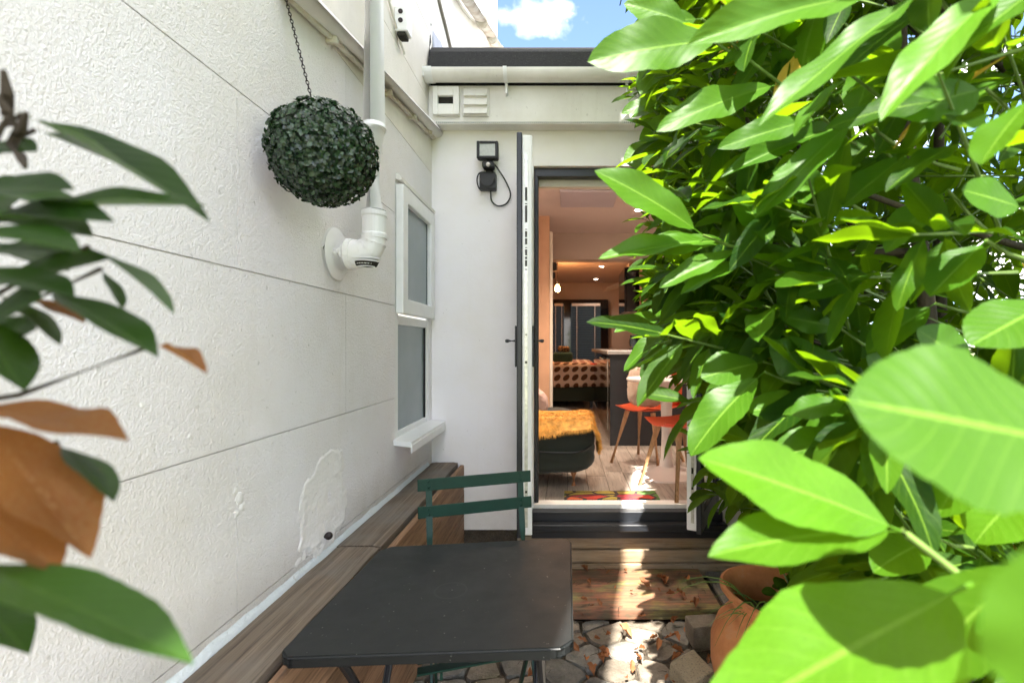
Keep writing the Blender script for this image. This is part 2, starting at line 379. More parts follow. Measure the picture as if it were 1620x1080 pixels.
def tube(bm, pts, r, seg=8, cap=True):
    pts = [Vector(p) for p in pts]; n = len(pts)
    rs = r if isinstance(r, (list, tuple)) else [r]*n
    rings = []; px = None
    for i, p in enumerate(pts):
        d = pts[min(i+1, n-1)]-pts[max(i-1, 0)]
        if d.length < 1e-9: d = Vector((0,0,1))
        d.normalize()
        if px is None: x, y = frame_of(d)
        else:
            x = (px-d*px.dot(d)).normalized(); y = d.cross(x)
        px = x
        rings.append([bm.verts.new(p+(x*math.cos(t)+y*math.sin(t))*rs[i]) for t in [2*math.pi*k/seg for k in range(seg)]])
    for a, b in zip(rings, rings[1:]):
        for k in range(seg): bm.faces.new((a[k], a[(k+1)%seg], b[(k+1)%seg], b[k]))
    if cap: bm.faces.new(rings[0][::-1]); bm.faces.new(rings[-1])
    return bm
def T(*a, **k): return tube(NB(), *a, **k)
def lathe(prof, c, seg=32, M4=None, bm=None):
    bm = bm or NB(); rings = []
    for r, z in prof:
        rings.append([bm.verts.new(Vector((r*math.cos(2*math.pi*k/seg), r*math.sin(2*math.pi*k/seg), z))) for k in range(seg)])
    for a, b in zip(rings, rings[1:]):
        for k in range(seg): bm.faces.new((a[k], a[(k+1)%seg], b[(k+1)%seg], b[k]))
    bm.faces.new(rings[0][::-1]); bm.faces.new(rings[-1])
    vs_ = [v for r_ in rings for v in r_]
    bmesh.ops.transform(bm, matrix=Matrix.Translation(c) @ (M4 or Matrix()), verts=vs_)
    return bm
def prism(poly, fn, a, b, bm=None):       # poly 2D, fn(u, v, w) -> 3D, extruded from w=a to w=b
    bm = bm or NB()
    A = [bm.verts.new(fn(u, v, a)) for u, v in poly]; Bv = [bm.verts.new(fn(u, v, b)) for u, v in poly]
    bm.faces.new(A[::-1]); bm.faces.new(Bv)
    for k in range(len(poly)): bm.faces.new((A[k], A[(k+1)%len(poly)], Bv[(k+1)%len(poly)], Bv[k]))
    return bm
def bez(a, b, c, d, n=12):
    a, b, c, d = map(Vector, (a, b, c, d))
    return [a*(1-t)**3+b*3*t*(1-t)**2+c*3*t*t*(1-t)+d*t**3 for t in [i/(n-1) for i in range(n)]]
def smooth_path(pts, n=6):
    pts = [Vector(p) for p in pts]; o = []
    for i in range(len(pts)-1):
        p0, p1, p2, p3 = pts[max(i-1,0)], pts[i], pts[i+1], pts[min(i+2, len(pts)-1)]
        for k in range(n):
            t = k/n; o.append(.5*((2*p1)+(p2-p0)*t+(2*p0-5*p1+4*p2-p3)*t*t+(3*p1-p0-3*p2+p3)*t**3))
    return o+[pts[-1]]
def copy_tree(o, loc=None, parent=None, **props):
    c = o.copy(); COL.objects.link(c); OFF[c.name] = OFF.get(o.name, Vector((0,0,0)))
    if parent is not None: c.parent = parent
    for ch in list(o.children): copy_tree(ch, parent=c)
    if loc is not None: c.location = loc
    for k, v in props.items(): c[k] = v
    return c

# ------------------------------------------------------------ the ground
WX = -.81           # face of the left wall
D = 2.98            # face of the back wall
gb = NB(); L_ = 1500
g = bmesh.ops.create_grid(gb, x_segments=2, y_segments=2, size=L_)
tag(ob('ground', gb, 'ground'), kind='structure').location.z = -.06
sb_ = NB(); bmesh.ops.create_grid(sb_, x_segments=120, y_segments=120, size=1.9, matrix=Matrix.Translation((.75, 1.1, 0)))
for v in sb_.verts: v.co.z = -.020 + .022*noise.noise(v.co*9) + .012*noise.noise(v.co*31)
tag(ob('soil_bed', sb_, 'soil', smooth=True), kind='structure')

# crazy paving: each stone its own piece
paving = thing('paving', None, None, (0,0,0), kind='structure')
rs = random.Random(11)
sites = []
for _ in range(4000):
    x, y = rs.uniform(-.62, .95), rs.uniform(.55, 2.46)
    if all((x-a)**2+(y-b)**2 > .118**2 for a, b in sites): sites.append((x, y))
    if len(sites) > 260: break
def clip(poly, nx, ny, c):
    o = []
    for i in range(len(poly)):
        p, q = poly[i], poly[(i+1)%len(poly)]
        dp, dq = nx*p[0]+ny*p[1]-c, nx*q[0]+ny*q[1]-c
        if dp <= 0: o.append(p)
        if (dp < 0) != (dq < 0):
            t = dp/(dp-dq); o.append((p[0]+(q[0]-p[0])*t, p[1]+(q[1]-p[1])*t))
    return o
for (x, y) in sites:
    poly = [(-.64, .5), (.98, .5), (.98, 2.44), (-.64, 2.44)]
    for (a, b) in sites:
        if (a, b) == (x, y) or (a-x)**2+(b-y)**2 > .2: continue
        dx, dy = a-x, b-y; ll = math.hypot(dx, dy)
        poly = clip(poly, dx/ll, dy/ll, ((a+x)/2*dx+(b+y)/2*dy)/ll-.007)
        if len(poly) < 3: break
    if len(poly) < 3: continue
    if x > .62 and rs.random() < .35: continue
    # round off the corners
    q = []
    for i in range(len(poly)):
        p, a, b = Vector(poly[i]), Vector(poly[i-1]), Vector(poly[(i+1)%len(poly)])
        q += [p+(a-p)*.16, p+(b-p)*.16]
    hz = rs.uniform(-.003, .007); tx, ty = rs.uniform(-.035, .035), rs.uniform(-.035, .035)
    cx, cy = x, y; bm = NB()
    def ring(s, z, jit=0): return [bm.verts.new((cx+(p[0]-cx)*s+rs.uniform(-jit, jit), cy+(p[1]-cy)*s+rs.uniform(-jit, jit), z+(p[0]-cx)*tx+(p[1]-cy)*ty+rs.uniform(-.002, .002))) for p in q]
    rr = [ring(1.0, -.05), ring(1.0, hz-.012), ring(.95, hz-.001, .003), ring(.6, hz+.001, .005)]
    n = len(q)
    for a, b in zip(rr, rr[1:]):
        for k in range(n): bm.faces.new((a[k], a[(k+1)%n], b[(k+1)%n], b[k]))
    c = bm.verts.new((cx, cy, hz+.001))
    for k in range(n): bm.faces.new((rr[-1][k], rr[-1][(k+1)%n], c))
    ob('stone', bm, 'stone_dark' if rs.random() < .42 else 'stone', paving)

# ------------------------------------------------------------ the left house
house = thing('house', 'tall white rendered house wall with scored block lines filling the left side', 'house', (WX-.15, 2, 0))
grooves = [Z(-1.36), Z(-1.09), Z(-.66), Z(-.247), Z(.19), Z(.63), Z(1.04), Z(1.45), Z(1.86), Z(2.29), Z(2.72)]
wy0, wy1, wz0, wz1 = 2.34, 2.93, Z(-.46), Z(.786)
ob('wall_core', box(box(box(box(NB(), (WX-.30, -2.2, -.05), (WX-.008, wy0-.0, 6.4)), (WX-.30, wy1, -.05), (WX-.008, 5.85, 6.4)), (WX-.30, wy0, -.05), (WX-.008, wy1, wz0)), (WX-.30, wy0, wz1), (WX-.008, wy1, 6.4)), 'groove', house)
def wallp(poly, mat='render'):
    # chamfered slab standing 8 mm proud of the core
    bm = NB(); fn = lambda u, v, w_: Vector((WX-.008+w_, u, v))
    prism(poly, fn, 0, .008, bm)
    o = ob('render_block', bm, mat, house); return o
G = .0017
for i in range(len(grooves)-1):
    z0, z1 = grooves[i]+G, grooves[i+1]-G
    st = 1.215 if i % 2 == 0 else 1.816
    js = [st+1.2*k for k in range(-4, 4)]; js = [j for j in js if -2.2 < j < 2.4]
    if i % 2 == 0: js = [j for j in js if j < 2.3]
    ed = [-2.2]+js+[5.85]
    for a, b in zip(ed, ed[1:]):
        a, b = a+G*.6, b-G*.6
        mat = 'render' if i < 6 else 'render_up'
        if b > wy0 and z1 > wz0 and z0 < wz1:
            if z0 >= wz0 and z1 <= wz1: polys = [[(a,z0),(wy0,z0),(wy0,z1),(a,z1)], [(wy1,z0),(b,z0),(b,z1),(wy1,z1)]]
            elif z0 < wz0: polys = [[(a,z0),(b,z0),(b,z1),(wy1,z1),(wy1,wz0),(wy0,wz0),(wy0,z1),(a,z1)]]
            else: polys = [[(a,z0),(wy0,z0),(wy0,wz1),(wy1,wz1),(wy1,z0),(b,z0),(b,z1),(a,z1)]]
            for p in polys: wallp(p, mat)
        else: wallp([(a,z0),(b,z0),(b,z1),(a,z1)], mat)
box_top = B((WX-.008, -2.2, grooves[-1]+G), (WX, 5.85, 6.4)); ob('upper_render', box_top, 'render_up', house)
# repaired plaster with a raised ragged rim
bm = NB(); rows = 64; cols = 44; vv = []
for i in range(rows):
    row = []
    for j in range(cols):
        u, v = j/(cols-1), i/(rows-1)
        y = 1.47+.36*u; z = Z(-.69)+.34*v
        cu, cv = (u-.52-.10*(v-.5))*2.3, (v-.45)*2.1
        r = math.hypot(cu, cv)+.34*noise.noise(Vector((u*4, v*5, 2)))+.16*noise.noise(Vector((u*13, v*15, 7)))
        h = .0016*max(0, 1-r**4)+.0045*math.exp(-((r-.92)/.10)**2)*(.4+.9*abs(noise.noise(Vector((u*16, v*16, 5)))))+.002*noise.noise(Vector((u*9, v*9, 1)))*max(0, 1-r)
        if r > 1.12: h = -.004
        row.append(bm.verts.new((WX+h-.0008, y, z)))
    vv.append(row)
for i in range(rows-1):
    for j in range(cols-1): bm.faces.new((vv[i][j], vv[i][j+1], vv[i+1][j+1], vv[i+1][j]))
ob('plaster_patch', bm, 'patch', house, smooth=True)
# flakes of blown render
for (px, py, s) in [(378,788,.016),(383,800,.012),(374,812,.01),(372,776,.008),(300,690,.006),(225,640,.006),(520,716,.006),(430,700,.005)]:
    d = -WX*F/(VX-px); p = P(px, py, d); bm = NB(); bmesh.ops.create_icosphere(bm, subdivisions=2, radius=s)
    for v in bm.verts: v.co *= 1+.5*noise.noise(v.co*200+Vector((px,0,0))); v.co.x *= .25
    bmesh.ops.transform(bm, matrix=Matrix.Translation((WX, p.y, p.z)), verts=bm.verts); ob('plaster_flake', bm, 'patch', house, smooth=True)
# flaking paint ledge along the foot of the wall above the planter
bm = NB(); n = 90; prev = None
for i in range(n):
    y = .3+2.6*i/(n-1); a = .008+.006*noise.noise(Vector((y*7, 0, 0))); hh = .012+.012*noise.noise(Vector((y*11, 3, 0)))
    r_ = [bm.verts.new(q) for q in ((WX-.001, y, Z(-.70)+hh+.012), (WX+a*.35, y, Z(-.70)+hh), (WX+a, y, Z(-.70)+.004), (WX+a, y, Z(-.72)))]
    if prev:
        for k in range(3): bm.faces.new((prev[k], r_[k], r_[k+1], prev[k+1]))
    prev = r_
ob('paint_ledge', bm, 'bluepaint', house, smooth=True)
# dark pipe stub
p = P(517, 847, 1.66); bm = NB(); bmesh.ops.create_uvsphere(bm, u_segments=14, v_segments=10, radius=.013, matrix=Matrix.Translation((WX+.012, p.y, p.z)))
tube(bm, [(WX-.002, p.y, p.z), (WX+.012, p.y, p.z)], .011, 12); ob('wall_bolt', bm, 'chain', house, smooth=True)

# window of the left wall
win = ob('window', box(box(box(box(box(NB(), (WX-.06, wy0, wz0), (WX-.004, wy0+.055, wz1), .004), (WX-.06, wy1-.05, wz0), (WX-.004, wy1, wz1), .004),
      (WX-.06, wy0+.055, wz1-.05), (WX-.005, wy1-.05, wz1), .003), (WX-.06, wy0+.055, wz0), (WX-.005, wy1-.05, wz0+.045), .003), (WX-.06, wy0+.055, Z(.105)), (WX-.005, wy1-.05, Z(.15)), .003), 'upvc', house)
def sash(y0, y1, z0, z1, x0, x1, wd):
    bm = NB(); box(bm, (x0, y0, z0), (x1, y0+wd, z1), .006, 2); box(bm, (x0, y1-wd, z0), (x1, y1, z1), .006, 2)
    box(bm, (x0+.001, y0+wd-.004, z0), (x1-.001, y1-wd+.004, z0+wd), .006, 2); box(bm, (x0+.001, y0+wd-.004, z1-wd), (x1-.001, y1-wd+.004, z1), .006, 2)
    return bm
ob('sash', sash(wy0+.012, wy1-.012, Z(.155), wz1-.012, WX-.002, WX+.036, .075), 'upvc', win)
ob('gasket', box(box(NB(), (WX+.002, wy0+.080, Z(.225)), (WX+.012, wy0+.092, wz1-.08)), (WX+.002, wy1-.093, Z(.225)), (WX+.012, wy1-.080, wz1-.08)), 'rubber', win)
ob('pane', B((WX-.004, wy0+.083, Z(.222)), (WX+.010, wy1-.083, wz1-.08)), 'frost', win)
ob('pane', B((WX-.05, wy0+.055, wz0+.04), (WX-.018, wy1-.05, Z(.11))), 'frost', win)
ob('gasket', box(NB(), (WX-.018, wy1-.062, wz0+.045), (WX-.009, wy1-.05, Z(.105))), 'rubber', win)
ob('sill', prism([(wy0-.02, 0), (wy1+.04, 0), (wy1+.04, .001), (wy0-.02, .001)], lambda u, v, w_: Vector((WX-.03+w_, u, wz0-.006-w_*.10+(v*12 if v == 0 else v*26))), 0, .115), 'upvc', win)
ob('sill_face', B((WX+.080, wy0-.021, wz0-.046), (WX+.088, wy1+.041, wz0-.004), bev=.003), 'upvc', win)
ob('drip_mould', prism([(0, 0), (.028, -.006), (.028, .012), (.006, .03), (0, .03)], lambda u, v, w_: Vector((WX-.001+u, w_, wz1+.01+v)), wy0+.01, wy1+.03), 'upvc_dirty', win)

# ------------------------------------------------------------ the flat roofed extension
ext = thing('extension', 'low white flat roofed extension with black felt edge and open glazed doors', 'extension', (.8, D, 0))
ox0, ox1, oz0, oz1 = -.19, .92, Z(-.966), Z(1.087)
bm = NB(); box(bm, (WX-.001, D, Z(-1.11)), (ox0-.03, D+.12, Z(1.345))); box(bm, (ox0-.03, D, oz1+.0), (ox1+.03, D+.12, Z(1.345))); box(bm, (ox1+.03, D, 0), (1.5, D+.12, Z(1.345)))
ob('wall', bm, 'render_back', ext)
ob('footing', B((WX+.17, D+.02, 0), (ox0-.03, D+.12, Z(-1.112))), 'soil', ext)
# reveals of the opening
ob('reveal', box(box(NB(), (ox0-.029, D-.0, oz0-.04), (ox0-.004, D+.20, oz1-.001)), (ox1+.004, D, oz0-.04), (ox1+.029, D+.20, oz1-.001)), 'upvc', ext)
fy = 2.90
ob('fascia', B((WX+.002, fy, Z(1.318)), (1.5, fy+.02, Z(1.53)), bev=.003), 'upvc_dirty', ext)
sof = ob('soffit', B((WX+.002, fy+.001, Z(1.300)), (1.5, D+.001, Z(1.3175))), 'upvc_dirty', ext)
ob('soffit_vent', B((WX+.03, fy-.006, Z(1.302)), (1.5, fy, Z(1.322)), bev=.001), 'upvc_dirty', ext)
bm = NB()
for i in range(150): x = WX+.05+i*.0115; box(bm, (x, fy-.0075, Z(1.305)), (x+.0045, fy-.005, Z(1.314)))
tag(ob('vent_slots', bm, 'dark', ext), kind='stuff')
def halfpipe(y, z, r, x0, x1, th=.003, n=14):
    bm = NB(); ou = [(math.cos(math.pi+math.pi*k/n)*r, math.sin(math.pi+math.pi*k/n)*r*.95) for k in range(n+1)]
    inn = [(a*(1-th/r), b*(1-th/r)) for a, b in ou][::-1]
    return prism(ou+inn, lambda u, v, w_: Vector((w_, y+u, z+v)), x0, x1, bm)
gy, gz = 2.84, Z(1.575)
gut = ob('gutter', halfpipe(gy, gz, .056, WX+.008, 1.52), 'upvc_dirty', ext, smooth=False)
gut2 = halfpipe(gy, gz+.001, .062, WX+.0, WX+.05); box(gut2, (WX+.001, gy-.055, gz-.05), (WX+.006, gy+.055, gz)); ob('gutter_stop', gut2, 'upvc', gut)
for x in (-.345, .355, 1.1):
    bm = halfpipe(gy, gz+.002, .061, x-.011, x+.011); box(bm, (x-.006, gy+.02, gz-.11), (x+.006, gy+.058, gz-.045)); ob('gutter_bracket', bm, 'upvc', gut)
bm = NB(); nx = 60
prof = [(2.855, Z(1.585)), (2.885, Z(1.72)), (2.93, Z(1.772)), (3.02, Z(1.785)), (3.2, Z(1.74)), (5.8, Z(1.70)), (5.8, Z(1.5)), (2.95, Z(1.5))]
prism(prof, lambda u, v, w_: Vector((w_, u, v)), WX+.012, 1.5, bm); ob('felt_roof', bm, 'felt', ext)
# torn flashing in the corner
bm = NB()
for q in [((672,84),(690,40),(702,84),.0), ((674,110),(673,20),(684,84),.01)]:
    pass
A_ = [P(683,84,2.99)+Vector((.012,0,0)), P(677,22,2.99)+Vector((.01,0,0)), P(700,78,3.25), P(701,90,3.25), P(684,98,2.99)]
vs_ = [bm.verts.new(a) for a in A_]; bm.faces.new(vs_)
r_ = bmesh.ops.extrude_face_region(bm, geom=bm.faces[:]); bmesh.ops.translate(bm, verts=[v for v in r_['geom'] if isinstance(v, bmesh.types.BMVert)], vec=(.006, .01, 0))
ob('flashing', bm, 'slate', ext)
bm = NB(); pts = [P(676, 30+i*9, 2.97-.008*i) + Vector((.012+.006*math.sin(i*2.1), 0, 0)) for i in range(10)]; tube(bm, pts, [.004+.005*abs(math.sin(i*1.7)) for i in range(10)], 6); ob('torn_felt', bm, 'felt', ext)
# vents on the fascia
v1 = ob('air_vent', box(box(box(box(NB(), (WX+.035, fy-.035, Z(1.345)), (WX+.065, fy-.003, Z(1.51)), .003), (WX+.155, fy-.035, Z(1.345)), (WX+.19, fy-.003, Z(1.51)), .003), (WX+.065, fy-.034, Z(1.345)), (WX+.155, fy-.003, Z(1.408)), .003), (WX+.065, fy-.034, Z(1.455)), (WX+.155, fy-.003, Z(1.51)), .003), 'upvc_dirty', ext)
ob('vent_hole', B((WX+.066, fy-.012, Z(1.408)), (WX+.154, fy-.004, Z(1.455))), 'dark', v1)
v2 = ob('air_vent', B((WX+.205, fy-.012, Z(1.345)), (WX+.36, fy-.003, Z(1.51)), bev=.002), 'upvc_dirty', ext)
for k in range(3):
    z = Z(1.352)+k*.052; ob('louvre', prism([(fy-.012, 0), (fy-.034, 0), (fy-.030, .008), (fy-.012, .05)], lambda u, v, w_: Vector((w_, u, z+v)), WX+.215, WX+.35), 'upvc_dirty', v2)
# door frame head and jambs
hd = ob('door_frame', box(box(box(NB(), (ox0, D+.035, oz1-.052), (ox1, D+.10, oz1-.003), .003), (ox0, D+.035, oz0), (ox0+.022, D+.10, oz1-.052), .003), (ox1-.022, D+.035, oz0), (ox1, D+.10, oz1-.052), .003), 'anthracite', ext)
ob('frame_liner', box(box(box(NB(), (ox0, D+.101, oz1-.095), (ox1, D+.15, oz1-.004), .003), (ox0, D+.101, oz0), (ox0+.014, D+.15, oz1-.095), .003), (ox1-.014, D+.101, oz0), (ox1, D+.15, oz1-.095), .003), 'trim', hd)
# threshold, cill steps
th = ob('threshold', B((ox0-.01, D+.005, Z(-1.02)), (ox1+.01, D+.09, oz0+.008), bev=.003), 'upvc_dirty', ext)
ob('cill_track', B((ox0-.01, D-.06, Z(-1.055)), (ox1+.01, D+.004, Z(-.982)), bev=.003), 'anthracite', th)
ob('cill_nose', B((ox0-.02, D-.13, Z(-1.075)), (ox1+.02, D-.061, Z(-1.035)), bev=.004), 'anthracite', th)
ob('cill_base', B((ox0-.01, D-.085, Z(-1.128)), (ox1+.01, D-.001, Z(-1.076))), 'anthracite', th)
step = thing('door_step', 'weathered timber sleepers under the black door cill', 'step', (.4, 2.95, 0))
for z0, z1, y in ((0.0, .075, 2.905), (.079, .152, 2.915), (.156, .228, 2.93)):
    ob('sleeper', B((-.29, y, z0), (1.5, y+.10, z1), bev=.005), 'wood_step', step)
mat_t = thing('step_board', 'long board with faded red yellow and blue paint in front of the door', 'board', (.4, 2.66, 0))
for k, (a, b) in enumerate(((2.45, 2.90),)):
    bm = NB(); box(bm, (-.30, a, .0), (.78+.03*k, b, .052+.003*k), .006, 2); ob('plank', bm, 'painted', mat_t)
tag(ob('stone_slab', box(NB(), (.82, 2.45, 0), (1.5, 2.9, .04), .01), 'stone_dark', paving))
# floor mounted black door leaves
def leaf(hx, ang, wd, name_label, sgn):
    # hinge at hx on the wall; leaf goes along +u; thickness along t (inner white side)
    r = thing_leaf = ob('door', NB(), 'anthracite', ext, origin=(hx, D, oz0+.02)); me = r.data; hgt = oz1-oz0-.055
    Rz = Matrix.Rotation(ang, 4, 'Z')
    def mk(nm, bm, mt):
        bmesh.ops.recalc_face_normals(bm, faces=bm.faces); m_ = bpy.data.meshes.new(nm); bmesh.ops.transform(bm, matrix=Rz, verts=bm.verts); bm.to_mesh(m_); bm.free()
        m_.materials.append(M[mt]); o = bpy.data.objects.new(nm, m_); COL.objects.link(o); o.parent = r; return o
    t = .024
    def rectframe(t0, t1, wd_, ins=0):
        bm = NB(); a, b = sorted((t0, t1))
        box(bm, (ins, a, ins), (wd_, b, hgt-ins), .003); box(bm, (wd-wd_, a, ins), (wd-ins, b, hgt-ins), .003)
        box(bm, (wd_, a+.001, ins), (wd-wd_, b-.001, wd_+.02), .003); box(bm, (wd_, a+.001, hgt-wd_), (wd-wd_, b-.001, hgt-ins), .003); return bm
    bmx = rectframe(0, -sgn*.026, .075); bmesh.ops.transform(bmx, matrix=Rz, verts=bmx.verts); bmesh.ops.recalc_face_normals(bmx, faces=bmx.faces); bmx.to_mesh(me); bmx.free()
    mk('inner_frame', rectframe(sgn*.0005, sgn*.050, .085, .010), 'upvc')
    mk('pane', B((.07, min(sgn*.006, sgn*.018), .08), (wd-.07, max(sgn*.006, sgn*.018), hgt-.07)), 'glass')
    bm = NB(); a, b = sorted((sgn*.012, sgn*.028)); box(bm, (wd-.0095, a, .05), (wd-.006, b, hgt-.1)); lk = mk('lock_strip', bm, 'steel')
    bm = NB(); rr_ = random.Random(3)
    for zz in [hgt-.30-.018*k for k in range(22)]+[hgt*.52, hgt*.50, hgt*.43, hgt*.30, .3, .27, .22]:
        if rr_.random() < .8: box(bm, (wd-.0065, a+.003, zz), (wd-.0045, b-.003, zz+rr_.choice((.005, .012, .03))))
    mk('keep_slots', bm, 'dark')
    for s_ in (-1, 1):
        f0 = -sgn*.026 if s_ < 0 else sgn*.050; dr = -sgn if s_ < 0 else sgn
        bm = NB(); a, b = sorted((f0, f0+dr*.010)); zc = Z(.025)-oz0-.02
        box(bm, (wd-.052, a, zc-.13), (wd-.022, b, zc+.075), .003)
        tube(bm, [(wd-.037, f0, zc), (wd-.037, f0+dr*.05, zc)], .009, 10)
        tube(bm, [(wd-.037, f0+dr*.045, zc), (wd-.06, f0+dr*.052, zc), (wd-.15, f0+dr*.052, zc)], .0085, 10)
        mk('handle', bm, 'black')
    return r
leaf(ox0-.062, R(-86.2), .555, 'left', 1)
rl = leaf(ox1-.02, R(180+64), .555, 'right', -1)

# unseen wing added behind the camera, shaped to shade the left of the yard
ws = thing('added_shade_wing', 'unseen white wall block added behind the yard to shade its left side', 'house', (-2.5, -2, 0))
edgeX = -.206+.2*(-1.0)-.03
wing = [(WX-.9, -3.0), (edgeX-.42, -3.0), (edgeX, -1.0), (WX-.9, -1.0)]
ob('wall', prism(wing, lambda u, v, w_: Vector((u, v, w_)), 0, 9.3), 'render_up', ws)
ob('roof', prism(wing, lambda u, v, w_: Vector((u, v, w_)), 9.302, 9.4), 'slate', ws)

# ------------------------------------------------------------ inside the extension
IX0, IX1, IY1 = -1.25, 1.40, 10.6
fl = thing('floor', None, None, (0,0,0), kind='structure')
ob('subfloor', B((IX0, D+.09, oz0-.12), (IX1, IY1, oz0-.014)), 'dark', fl)
pm = None; rows_ = 0; x = IX0
k = 0
while x < 1.75:
    y = D+.092-random.Random(k).random()*1.1
    while y < 8.6:
        a, b = max(y, D+.092), min(y+1.22, 8.7)
        if b-a > .05:
            if b-a > 1.2:
                if pm is None: pm = ob('floorboard', B((0, 0, -.012), (.138, 1.216, 0), bev=.002), 'floor', fl); o = pm
                else: o = pm.copy(); COL.objects.link(o); o.parent = fl
                o.location = (x, a, oz0)
            else: ob('floorboard', B((x, a, oz0-.012), (x+.138, b-.004, oz0), bev=.002), 'floor', fl)
        y += 1.22
    x += .1405; k += 1
CZ = Z(1.37)
bm = NB(); box(bm, (IX0-.1, D+.13, CZ), (IX1, 6.0, CZ+.04)); box(bm, (IX0-.1, 6.2, CZ-.02), (IX1, IY1, CZ+.04))
tag(ob('ceiling', bm, 'ceil'), kind='structure')
tag(ob('ceiling_beam', B((IX0-.05, 6.0, Z(1.05)), (IX1, 6.2, CZ+.03)), 'plaster'), kind='structure')
bm = NB(); box(bm, (IX0-.1, D+.13, oz0), (IX0, IY1, CZ)); box(bm, (IX1, D+.13, oz0), (IX1+.1, IY1, CZ)); box(bm, (IX0-.1, IY1, oz0-.1), (IX1+.1, IY1+.12, CZ+.04))
tag(ob('inner_wall', bm, 'plaster'), kind='structure')
bm = NB(); box(bm, (IX0, 5.2, oz0), (-.172, 5.3, CZ)); tag(ob('partition_wall', bm, 'orange_plaster'), kind='structure')
tag(ob('partition_trim', B((-.171, 5.22, oz0), (-.14, 5.34, Z(1.21)), bev=.003), 'trim'), kind='structure')
hp = tag(ob('heater_panel', B((-.05, 4.3, CZ-.03), (.46, 4.78, CZ-.003), bev=.004), 'panel'), 'flat grey panel fixed to the pink ceiling inside the doorway', 'panel')
# lamps
for i, (px, py, lab) in enumerate(((1010,332,'recessed ceiling spot nearest the doorway'), (952,421,'recessed ceiling spot beyond the beam, nearer of two'), (943,441,'recessed ceiling spot beyond the beam, farther of two'))):
    cz = CZ if i == 0 else CZ-.02
    d = (cz-H)*F/(VY-py); x = (px-VX)*d/F
    t = thing('ceiling_spot', 'small round lit '+lab, 'ceiling light', (x, d, cz), 'lit spots in the ceiling')
    ob('bezel', lathe([(.045, -.006), (.045, -.001)], (x, d, cz), 20), 'whiteplastic', t); ob('lens', lathe([(.033, -.009), (.033, -.0065)], (x, d, cz), 20), 'spot', t)
    l = bpy.data.lights.new('spot_light', 'SPOT'); l.energy = 21 if i == 0 else 4.5; l.spot_size = R(125); l.spot_blend = .7; l.color = (1, .80, .64); l.shadow_soft_size = .03
    o = bpy.data.objects.new('spot_light', l); COL.objects.link(o); o.location = (x, d, cz-.02); o.parent = None
for (x, d, wh) in ((.2, 4.1, 'middle of the row'), (1.2, 4.2, 'over the pedestal table'), (-.6, 3.9, 'over the sofa')):       # unseen spots added to brighten the front of the room
    t = thing('ceiling_spot', 'small round added ceiling spot unseen just behind the door head, '+wh, 'ceiling light', (x, d-.1, CZ), 'lit spots in the ceiling')
    ob('lens', lathe([(.033, -.009), (.033, -.0015)], (x, d-.1, CZ), 20), 'spot', t)
    l = bpy.data.lights.new('spot_light', 'SPOT'); l.energy = 15; l.spot_size = R(130); l.spot_blend = .7; l.color = (1, .80, .64); l.shadow_soft_size = .03
    o = bpy.data.objects.new('spot_light', l); COL.objects.link(o); o.location = (x, d-.1, CZ-.02)
pc = P(882, 455, 8.0)
pd = thing('pendant_lamp', 'bare glowing filament bulb hanging from the far ceiling', 'pendant lamp', (pc.x, pc.y, CZ-.02))
ob('flex', T([(pc.x, pc.y, CZ-.02), (pc.x, pc.y, pc.z+.09)], .005, 6), 'black', pd)
ob('lamp_holder', T([(pc.x, pc.y, pc.z+.10), (pc.x, pc.y, pc.z+.05)], .02, 12), 'black', pd)
ob('bulb', lathe([(.012, .05), (.03, .02), (.042, -.02), (.036, -.05), (.012, -.066)], pc, 16), 'bulb', pd, smooth=True)
l = bpy.data.lights.new('bulb_light', 'POINT'); l.energy = 4; l.color = (1, .42, .14); l.shadow_soft_size = .05; o = bpy.data.objects.new('bulb_light', l); COL.objects.link(o); o.location = pc+Vector((0,-.08,.0))
# wall lamp on the partition edge
wl = P(878, 421, 6.4); bm = NB(); tube(bm, [wl+Vector((-.04,0,.12)), wl+Vector((-.02,0,.03)), wl+Vector((0,0,-.06))], [.03, .05, .025], 10); box(bm, wl+Vector((-.08,-.02,-.16)), wl+Vector((0,.02,-.08)), .005)
tag(ob('wall_speaker', bm, 'blackplastic'), 'small black speaker on a bracket high beside the partition', 'speaker')
# far doors with blinds
fd = thing('rear_doors', 'pair of black framed glazed doors with venetian blinds at the far end', 'doors', (.3, 10.5, oz0))
def fx(px): return (px-VX)*10.5/F
ft, fb = Z((VY-474)*10.5/F), oz0
bm = NB()
for a, b in ((862,876),(892,903),(950,962)): box(bm, (fx(a), 10.44, fb), (fx(b), 10.56, ft), .004)
box(bm, (fx(876), 10.445, ft-.10), (fx(950), 10.555, ft-.001), .004); box(bm, (fx(876), 10.445, fb), (fx(950), 10.555, fb+.25), .004)
ob('frame', bm, 'gloss', fd)
for a, b in ((876,892),(903,950)):
    ob('pane', B((fx(a), 10.50, fb+.25), (fx(b), 10.51, ft-.1)), 'daypane', fd)
    bl = ob('blind', B((fx(a)+.02, 10.40, ft-.14), (fx(b)-.01, 10.435, ft-.085), bev=.003), 'whiteplastic', fd)
    sm = None; zz = ft-.16
    while zz > fb+.5:
        bm = NB(); box(bm, (fx(a)+.02, -.012, -.0012), (fx(b)-.01, .012, .0012)); bmesh.ops.rotate(bm, verts=bm.verts, cent=(0,0,0), matrix=Matrix.Rotation(R(38), 3, 'X'))
        bmesh.ops.translate(bm, verts=bm.verts, vec=(0, 10.415, zz)); ob('slat', bm, 'blind', bl); zz -= .036
    for q in (.2, .8):
        xx = fx(a)+(fx(b)-fx(a))*q; ob('ladder_cord', B((xx-.006, 10.394, fb+.5), (xx+.006, 10.397, ft-.14)), 'whiteplastic', bl)
